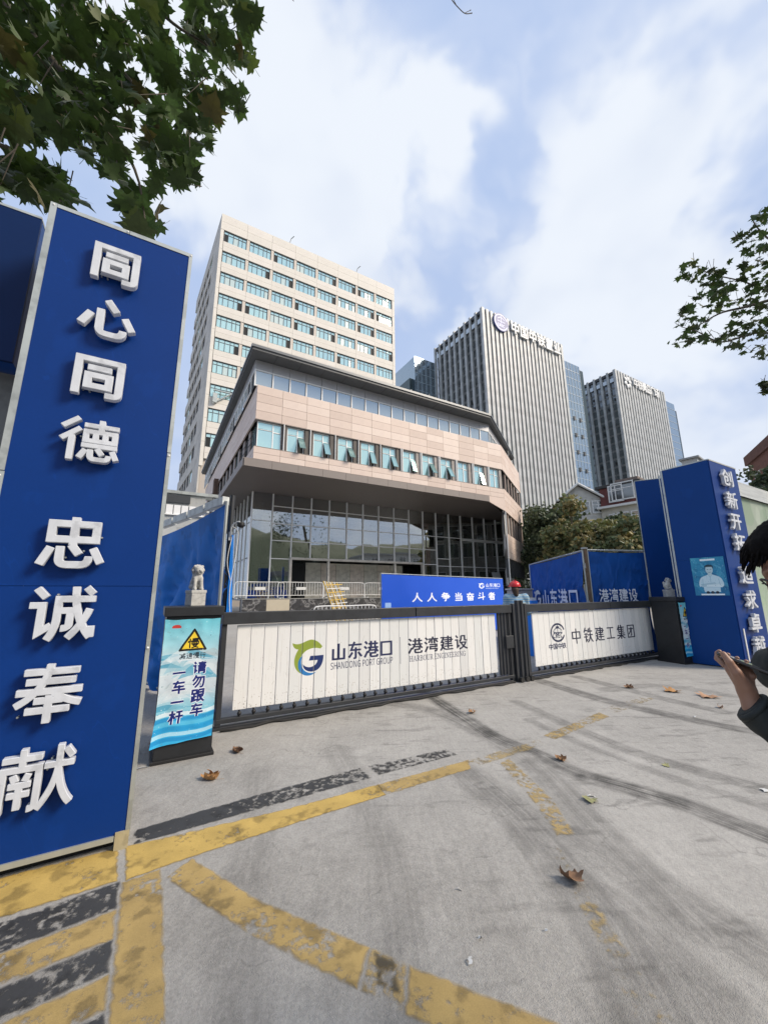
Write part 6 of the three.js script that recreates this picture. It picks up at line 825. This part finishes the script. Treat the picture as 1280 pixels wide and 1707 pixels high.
dryLeaf(350, 1299, .21, 2, .9, [.05, .1], 2.6, 5, 'rolled orange tan dry leaf on the concrete by the left pillar, nearer the black strip');
dryLeaf(396, 1254, .18, 0, .4, [.05, .1], 2.7, 8, 'dark brown dry leaf between the left pillar and the gate');
dryLeaf(786, 1189, .15, 1, 1.9, [.2, .1], 2.2, 11, 'tan dry leaf lying alone before the middle of the gate');
dryLeaf(935, 1267, .13, 1, .2, [.15, .1], 1.9, 14, 'tan dry leaf among the tyre tracks beside the faded yellow diagonal');
dryLeaf(1120, 1153, .27, 2, 1.2, [.02, .05], .9, 17, 'orange dry leaf on the faint yellow paint near the right sign');
dryLeaf(1048, 1147, .2, 0, .8, [.05, .1], 2.4, 20, 'small dark dry leaf before the right half of the gate');
dryLeaf(1180, 1162, .30, 5, 1.6, [.02, .05], .6, 22, 'reddish flat dry leaf close to the hand with the phone');
dryLeaf(983, 1335, .115, 4, 2.2, [.1, .1], .7, 25, 'pale greenish dry leaf below the dark tyre tracks');
dryLeaf(1110, 1277, .07, 4, .5, [.1, .2], .9, 27, 'small yellow green dry leaf on the concrete at the right');
dryLeaf(1200, 1180, .14, 3, 2.0, [.03, .1], 2.6, 29, 'thin dark dry leaf just under the jacket cuff');
const scrapM = mat([.62, .62, .60], .7, { side: THREE.DoubleSide });
function scrap(px, py, l, w, turn, label, name = 'paper_scrap') { const p = gnd(px, py), g = grid(6, 2, (u, v) => ({ x: (u - .5) * l, y: .006 + .006 * Math.sin(u * 5) + v * .004, z: (v - .5) * w + .004 * Math.sin(u * 9) })); const o = solo(name, g, scrapM, label, 'litter'); o.position.set(p[0], 0, p[1]); o.rotation.y = turn; }
scrap(765, 1484, .035, .009, -.6, 'small white scrap on the concrete to the left of the curled brown leaf'); scrap(800, 1565, .03, .009, .2, 'small white scrap above the lower end of the yellow diagonal'); scrap(783, 1603, .045, .016, .9, 'white crumpled scrap closest to the lower end of the yellow diagonal');
scrap(1158, 1195, .09, .02, .3, 'white scrap at the right below the reddish dry leaf'); scrap(1273, 1318, .07, .04, .8, 'pale scrap at the right edge of the picture'); scrap(985, 1328, .06, .02, -.5, 'white scrap touching the pale greenish dry leaf'); scrap(238, 1281, .12, .02, .1, 'white stick lying beside the foot of the left pillar', 'stick'); scrap(910, 1553, .02, .012, .5, 'tiny pale scrap under the curled brown leaf');

// ───────── people
const skin = mat([.31, .172, .118], .5, { sheen: .2, sheenColor: new THREE.Color(.6, .3, .2) }), hairM = mat([.006, .005, .005], .75, { specularIntensity: .25, map: tFine }), lens = new THREE.MeshPhysicalMaterial({ color: 0xffffff, transmission: 1, thickness: 0, roughness: .02, ior: 1.5 });
function facedHead(Hc, f, l, u, s = 1) { // head field: f forward, l left, u up (unit vectors of the head)
  const L = V3(); const loc = (p) => { const d = p.clone().sub(Hc); return L.set(d.dot(l) / s, d.dot(u) / s, d.dot(f) / s); };
  const skull = (q) => { let d = ell(q, V3(0, .025, -.012), .076, .098, .095); d = smin(d, ell(q, V3(0, -.045, .025), .056, .07, .066), .04); d = smin(d, ell(q, V3(0, -.09, .055), .03, .026, .03), .035); d = smin(d, cap(q, V3(0, .02, .085), V3(0, -.022, .108), .008, .014), .018); for (const k of [-1, 1]) { d = smin(d, ell(q, V3(k * .076, -.002, -.008), .012, .032, .02), .01); d = smin(d, ell(q, V3(k * .034, .03, .078), .022, .007, .012), .014); d = smax(d, -ell(q, V3(k * .032, .008, .096), .016, .012, .012), .012); d = smin(d, ell(q, V3(k * .032, .007, .076), .013, .009, .011), .006); d = smin(d, ell(q, V3(k * .042, -.03, .058), .02, .018, .018), .02); } d = smin(d, ell(q, V3(0, -.058, .086), .022, .0065, .01), .008); d = smin(d, ell(q, V3(0, -.069, .084), .018, .007, .01), .008); return d; };
  return { skull: (p) => skull(loc(p)) * s, hair: (p) => { const q = loc(p); let d = ell(q, V3(0, .042, -.018), .088, .105, .104); const cut = q.y - (.055 - (q.z < .01 ? Math.min(.17, (.01 - q.z) * 2.2) : 0)) ; d = Math.max(d, -cut * .7, -(skull(q) - .003) * 1); d = smin(d, ell(q, V3(.0, .092, .045), .064, .03, .042), .03); return (d + (v3n(q.x * 160 + 5, q.y * 50 + 9, q.z * 160 + 3) - .5) * .005) * s; } };
}
const smax = (a, b, k) => -smin(-a, -b, k);
function handBones(w, k) { return w; }
{
  // the passer-by at the right edge, looking down at a phone
  const f = V3(-.30, 0, -.954).normalize(), l = V3(f.z, 0, -f.x), U = V3(0, 1, 0);
  const Hc = dep(1338, 938, 1.2), O = Hc.clone().addScaledVector(f, -.08); O.y = 0;
  const J = (a, b, c) => O.clone().addScaledVector(f, a).addScaledVector(l, b).addScaledVector(U, c), hy = Hc.y;
  const nod = .62, hf = f.clone().multiplyScalar(Math.cos(nod)).addScaledVector(U, -Math.sin(nod)), hu = U.clone().multiplyScalar(Math.cos(nod)).addScaledVector(f, Math.sin(nod));
  const head = facedHead(Hc, hf, l, hu, 1.02);
  const sh = (k) => J(-.02, k * .185, hy - .265), elbowL = dep(1372, 1270, 1.17), wristL = dep(1240, 1163, 1.24), cuff0 = V3(), elbowR = dep(1296, 1120, 1.55), wristR = dep(1318, 1070, 1.5);
  // phone and the hand that holds it
  const Pc = dep(1243, 1107, 1.30), vw = Pc.clone().sub(V3(0, EYE, 0)).normalize();
  const A = f.clone().multiplyScalar(.86).addScaledVector(U, .36).addScaledVector(l, .05).normalize(); let N = A.clone().cross(vw).normalize(); if (N.y < 0) N.negate();
  { const side = vw.clone().addScaledVector(A, -vw.dot(A)).normalize(); N.multiplyScalar(Math.cos(.07)).addScaledVector(side, -Math.sin(.07)).normalize(); }
  let Wd = N.clone().cross(A).normalize(); if (Wd.dot(vw) > 0) Wd.negate();
  const ph = (a, w, n) => Pc.clone().addScaledVector(A, a).addScaledVector(Wd, w).addScaledVector(N, n);
  wristL.copy(ph(-.045, .010, -.122)); cuff0.copy(wristL);
  const HB = [[ph(.012, -.016, -.028), ph(-.022, .004, -.082), .02, .021], [ph(.028, .016, -.03), ph(-.022, .012, -.082), .021, .022], [ph(-.012, -.026, -.026), ph(-.024, .0, -.08), .017, .02], [ph(-.022, .008, -.082), wristL, .024, .027]];
  for (const [a, k] of [[.058, 1], [.034, 1.05], [.010, 1], [-.012, .85]]) HB.push([ph(a - .012, -.010, -.030), ph(a + .010 * k, -.038, -.020), .0108, .0098, .006], [ph(a + .010 * k, -.038, -.020), ph(a + .014 * k, -.047, -.004), .0095, .0085, .004], [ph(a + .014 * k, -.047, -.004), ph(a + .012 * k, -.043, .005), .0085, .007, .004]);
  HB.push([ph(-.012, .024, -.066), ph(.018, .044, -.034), .019, .0145, .012], [ph(.018, .044, -.034), ph(.043, .049, -.010), .0132, .0112, .005], [ph(.043, .049, -.010), ph(.062, .044, .007), .0112, .009, .004]);
  const hand = bones(HB, .012), lo = [1e9, 1e9, 1e9], hi = [-1e9, -1e9, -1e9]; for (const [a, b] of HB) for (const q of [a, b]) ['x', 'y', 'z'].forEach((c, i) => { lo[i] = Math.min(lo[i], q[c] - .035); hi[i] = Math.max(hi[i], q[c] + .035); });
  const handG = nets(hand, lo, hi, .0028);
  const rw = (a, b, c) => wristR.clone().addScaledVector(f, -a).addScaledVector(l, b).addScaledVector(U, c);
  const rightHand = bones([[wristR, rw(.05, .05, .02), .025, .024], ...[0, 1, 2, 3].flatMap((i) => [[rw(.05, .05, .035 - i * .018), rw(.075, .085, .04 - i * .018), .011, .009], [rw(.075, .085, .04 - i * .018), rw(.06, .11, .034 - i * .018), .009, .008]]), [rw(.03, .05, .045), rw(.06, .075, .065), .012, .009]], .012);
  const rG = nets(rightHand, [wristR.x - .18, wristR.y - .1, wristR.z - .2], [wristR.x + .12, wristR.y + .13, wristR.z + .2], .005);
  const hb = 1.15, R = .24, headG = nets((p) => smin(head.skull(p), cap(p, J(-.03, 0, hy - .26), Hc.clone().addScaledVector(hf, -.02).addScaledVector(U, -.05), .06, .055), .03), [Hc.x - R, Hc.y - .3, Hc.z - R], [Hc.x + R, Hc.y + .2, Hc.z + R], .005);
  const legs = bones([[J(-.02, .09, .92), J(.01, .1, .5), .085, .06], [J(.01, .1, .5), J(-.04, .1, .08), .055, .04], [J(-.02, -.09, .92), J(.03, -.1, .5), .085, .06], [J(.03, -.1, .5), J(.0, -.1, .08), .055, .04], [J(-.05, .1, .04), J(.12, .12, .03), .04, .032], [J(-.01, -.1, .04), J(.16, -.12, .03), .04, .032], [J(-.02, 0, .95), J(-.02, 0, hy - .34), .12, .14], [sh(1), elbowL, .05, .042], [elbowL, wristL, .04, .028], [sh(-1), elbowR, .05, .042], [elbowR, wristR, .04, .028], [sh(1), sh(-1), .06, .06]], .05);
  const bodyG = nets(legs, [O.x - .6, -.02, O.z - .6], [O.x + .6, hy - .12, O.z + .6], .018);
  const t = solo('person', [bodyG, headG, handG, rG], skin, 'person in dark jacket and glasses at the right edge, looking down at a phone', 'person');
  t.userData.root = t; const W = (n, g, m) => { const o = shade(new THREE.Mesh(merged(g), m)); o.name = n; t.add(o); return o; };
  delete t.userData.root;
  { const r = rng(66), tf = []; for (let i = 0; i < 420; i++) { const th = r() * 6.283, e = -.25 + r() * 1.1, q = V3(Math.cos(th) * Math.cos(e) * .086, .045 + Math.sin(e) * .1, -.015 + Math.sin(th) * Math.cos(e) * .1); if (q.z > .03) q.z += .018; if (q.y < .03 + (q.z > 0 ? .03 : -.05)) continue; const P = (v) => Hc.clone().addScaledVector(l, v.x).addScaledVector(hu, v.y).addScaledVector(hf, v.z), n = V3(q.x, q.y - .04, q.z).normalize(), dn = V3(n.x * .4 + (r() - .5) * .5, -.75 + n.y * .3, n.z * .4 + (q.z > 0 ? .45 : -.1)).normalize(), a = q.clone().addScaledVector(n, .004), b = a.clone().addScaledVector(dn, .014).addScaledVector(n, .003), c = b.clone().addScaledVector(dn, .010 + r() * .010); tf.push(rod(P(a), P(b), .004, .003, 4), rod(P(b), P(c), .003, .0005, 4)); } W('hair_tufts', tf, hairM).userData.kind = 'stuff'; }
  W('hair', nets(head.hair, [Hc.x - R, Hc.y - .16, Hc.z - R], [Hc.x + R, Hc.y + .22, Hc.z + R], .0045), hairM);
  const fold = (p) => (fbm3(p.x * 14, p.y * 9, p.z * 14, 3) - .5) * .036 + (v3n(p.x * 40 + 4, p.y * 26, p.z * 40) - .5) * .006;
  const cuff = wristL.clone().lerp(elbowL, .015);
  const jacketF = bones([[J(-.02, .0, .86), J(-.02, 0, hy - .36), .165, .165], [J(-.02, .07, .9), J(-.03, .09, hy - .33), .13, .125], [J(-.02, -.07, .9), J(-.03, -.09, hy - .33), .13, .125], [sh(1), sh(-1), .085, .085], [sh(1), elbowL, .078, .066], [elbowL, cuff, .07, .05, .02], [sh(-1), elbowR, .078, .066], [elbowR, wristR, .064, .046], [J(-.05, .0, hy - .24), J(-.0, 0, hy - .2), .075, .075]], .06);
  const jm = mat([.030, .036, .037], .62, { map: rep(tGrain, 3), specularIntensity: .5 });
  const cd = wristL.clone().sub(elbowL).normalize(), c0 = cuff.clone().addScaledVector(cd, .012), dl = V3(), cutCuff = (p) => { dl.copy(p).sub(c0); return dl.lengthSq() < .02 ? dl.dot(cd) : -1; };
  W('jacket', nets((p) => smax(jacketF(p) + fold(p), cutCuff(p), .008), [O.x - .62, .72, O.z - .62], [O.x + .62, hy - .1, O.z + .62], .009), jm);
  { const d = elbowL.clone().sub(cuff).normalize(), q = new THREE.Quaternion().setFromUnitVectors(V3(0, 1, 0), d); W('cuff', new THREE.TorusGeometry(.047, .010, 10, 28).rotateX(Math.PI / 2).applyQuaternion(q).translate(cuff.x, cuff.y, cuff.z), jm); W('cuff_tab', tubeOf([cuff.clone().addScaledVector(U, -.05), cuff.clone().addScaledVector(U, -.062).addScaledVector(d, .03), cuff.clone().addScaledVector(U, -.06).addScaledVector(d, .06)], .006, 10, 6), M.black); }
  W('trousers', nets(bones([[J(-.02, .09, .94), J(.01, .1, .5), .115, .085], [J(.01, .1, .5), J(-.04, .1, .07), .085, .07], [J(-.02, -.09, .94), J(.03, -.1, .5), .115, .085], [J(.03, -.1, .5), J(0, -.1, .07), .085, .07]], .05), [O.x - .4, .02, O.z - .4], [O.x + .4, 1.1, O.z + .4], .016), mat([.03, .035, .05], .8, { map: rep(tGrain, 3) }));
  W('shoe', nets(bones([[J(-.07, .1, .055), J(.15, .125, .04), .055, .045]], .02), [O.x - .35, -.012, O.z - .35], [O.x + .35, .16, O.z + .35], .01), M.black); W('shoe', nets(bones([[J(-.03, -.1, .055), J(.19, -.125, .04), .055, .045]], .02), [O.x - .35, -.012, O.z - .35], [O.x + .35, .16, O.z + .35], .01), M.black);
  const hp = (a, b, c) => Hc.clone().addScaledVector(l, a).addScaledVector(hu, b).addScaledVector(hf, c), rimOf = (k) => { const p = []; for (let i = 0; i <= 28; i++) { const q = i / 28 * 6.2832; p.push(hp(k * .035 + Math.cos(q) * .027, .0 + Math.sin(q) * .021, .112 - Math.abs(Math.cos(q) * k > 0 ? Math.cos(q) * .01 : 0))); } return tubeOf(p, .0023, 56, 6); };
  W('glasses_frame', [rimOf(1), rimOf(-1), tubeOf([hp(.009, .006, .114), hp(0, .009, .117), hp(-.009, .006, .114)], .002, 8, 6), tubeOf([hp(.062, .006, .104), hp(.077, .008, .07), hp(.082, .012, .0), hp(.078, -.01, -.03)], .0024, 20, 6), tubeOf([hp(-.062, .006, .104), hp(-.077, .008, .07), hp(-.082, .012, .0), hp(-.078, -.01, -.03)], .0024, 20, 6)], M.darkFrame);
  for (const k of [1, -1]) W('lens', grid(10, 10, (u, v) => { const a = u * 6.2832, rr = v; const q = hp(k * .035 + Math.cos(a) * .026 * rr, Math.sin(a) * .020 * rr, .112); return { x: q.x, y: q.y, z: q.z }; }), lens);
  // the phone
  const g0 = new RoundedBoxGeometry(.074, .0095, .155, 3, .0045), basis = new THREE.Matrix4().makeBasis(Wd, N, Wd.clone().cross(N)); const p = thing('phone', 'black glossy phone held in the left hand of the person in the dark jacket', 'phone', Pc.toArray());
  p.quaternion.setFromRotationMatrix(basis); part(p, 'case', uvM(g0), mat([.012, .012, .013], .25, { clearcoat: .6 })); part(p, 'screen', box(-.034, .034, .0049, .0056, -.073, .073), mat([.01, .012, .015], .06)); part(p, 'camera_bump', rbox(.002, .032, -.0085, -.0044, -.07, -.03, .002), M.black);
}
{
  // site worker behind the gate posts, back to the viewer
  const hp = dep(858, 975, 8.75), O = V3(hp.x, 0, hp.z), f = V3(.55, 0, -.84).normalize(), l = V3(f.z, 0, -f.x), U = V3(0, 1, 0), J = (a, b, c) => O.clone().addScaledVector(f, a).addScaledVector(l, b).addScaledVector(U, c), hy = 1.64;
  const Hc = J(.03, 0, hy), head = facedHead(Hc, f.clone().addScaledVector(U, -.25).normalize(), l, U.clone().addScaledVector(f, .25).normalize()), sh = (k) => J(-.01, k * .19, 1.45), eb = (k) => J(.05, k * .26, 1.14), wr = (k) => J(.24, k * .17, 1.05);
  const handB = (k) => [[wr(k), J(.31, k * .13, 1.06), .026, .024], ...[0, 1, 2, 3].flatMap((i) => [[J(.31, k * .13, 1.075 - i * .018), J(.36, k * .10, 1.08 - i * .02), .011, .009], [J(.36, k * .10, 1.08 - i * .02), J(.37, k * .07, 1.06 - i * .02), .009, .008]]), [J(.30, k * .11, 1.085), J(.335, k * .08, 1.105), .011, .009]];
  const bd = bones([[J(0, .09, .9), J(.01, .1, .48), .085, .06], [J(.01, .1, .48), J(-.02, .1, .08), .055, .04], [J(0, -.09, .9), J(.01, -.1, .48), .085, .06], [J(.01, -.1, .48), J(-.02, -.1, .08), .055, .04], [J(-.03, .1, .04), J(.15, .11, .03), .04, .03], [J(-.03, -.1, .04), J(.15, -.11, .03), .04, .03], [J(0, 0, .95), J(-.01, 0, 1.32), .12, .14], [sh(1), sh(-1), .06, .06], [sh(1), eb(1), .05, .04], [eb(1), wr(1), .04, .028], [sh(-1), eb(-1), .05, .04], [eb(-1), wr(-1), .04, .028], [J(-.02, 0, 1.4), J(.02, 0, 1.6), .06, .055]], .05);
  const hands = bones([...handB(1), ...handB(-1)], .012);
  const t = solo('person', [nets((p) => smin(bd(p), head.skull(p), .02), [O.x - .5, -.02, O.z - .5], [O.x + .5, 1.85, O.z + .5], .014), nets(hands, [O.x - .5, .95, O.z - .5], [O.x + .5, 1.15, O.z + .5], .006)], skin, 'worker in red helmet and pale blue striped shirt behind the gate posts', 'person');
  const W = (n, g, m) => { const o = shade(new THREE.Mesh(merged(g), m)); o.name = n; t.add(o); return o; };
  W('hair', nets((p) => smin(head.hair(p), cap(p, J(-.06, .02, hy - .02), J(-.08, .01, hy - .12), .075, .05), .03), [O.x - .3, 1.4, O.z - .3], [O.x + .3, 1.9, O.z + .3], .009), mat([.05, .03, .02], .7));
  const hc = J(.02, 0, hy + .075); W('helmet', [new THREE.SphereGeometry(.128, 26, 14, 0, 6.2832, 0, Math.PI / 2).scale(.93, .86, 1.06).rotateY(Math.atan2(f.x, f.z)).translate(hc.x, hc.y, hc.z), new THREE.CylinderGeometry(.127, .155, .022, 28, 1, true).scale(.95, 1, 1.12).rotateY(Math.atan2(f.x, f.z)).translate(hc.x + f.x * .025, hc.y - .008, hc.z + f.z * .025), rod(J(-.06, 0, hy + .185), J(.1, 0, hy + .185), .016)], mat([.62, .03, .035], .3, { side: THREE.DoubleSide }));
  const tS = dataTex(64, (u, v) => { const s = (v * 8) % 1; return s < .4 ? [.42, .60, .74] : s < .55 ? [.72, .76, .72] : s < .62 ? [.25, .36, .5] : [.62, .70, .74]; }, { srgb: true });
  W('shirt', nets((p) => bones([[J(0, 0, .86), J(-.01, 0, 1.3), .155, .16], [J(0, .06, .9), J(0, .08, 1.32), .12, .12], [J(0, -.06, .9), J(0, -.08, 1.32), .12, .12], [sh(1), sh(-1), .085, .085], [sh(1), eb(1), .08, .068], [eb(1), wr(1), .062, .048], [sh(-1), eb(-1), .08, .068], [eb(-1), wr(-1), .062, .048]], .05)(p) + (v3n(p.x * 22, p.y * 16, p.z * 22) - .5) * .014, [O.x - .5, .74, O.z - .5], [O.x + .5, 1.55, O.z + .5], .016), mat([1, 1, 1], .8, { map: rep(tS, 2.4) }));
  W('collar', new THREE.TorusGeometry(.075, .02, 8, 22).rotateX(Math.PI / 2).translate(J(-.01, 0, 1.48).x, 1.48, J(-.01, 0, 1.48).z), mat([.45, .6, .72], .8));
  W('trousers', nets(bones([[J(0, .09, .93), J(.01, .1, .48), .115, .085], [J(.01, .1, .48), J(-.02, .1, .07), .085, .07], [J(0, -.09, .93), J(.01, -.1, .48), .115, .085], [J(.01, -.1, .48), J(-.02, -.1, .07), .085, .07]], .05), [O.x - .35, .02, O.z - .35], [O.x + .35, 1.1, O.z + .35], .018), mat([.03, .035, .05], .85)); W('shoe', nets(bones([[J(-.04, .1, .055), J(.18, .11, .04), .055, .045]], .02), [O.x - .35, -.012, O.z - .35], [O.x + .35, .15, O.z + .35], .012), M.black); W('shoe', nets(bones([[J(-.04, -.1, .055), J(.18, -.11, .04), .055, .045]], .02), [O.x - .35, -.012, O.z - .35], [O.x + .35, .15, O.z + .35], .012), M.black);
}
renderer.render(scene, camera);
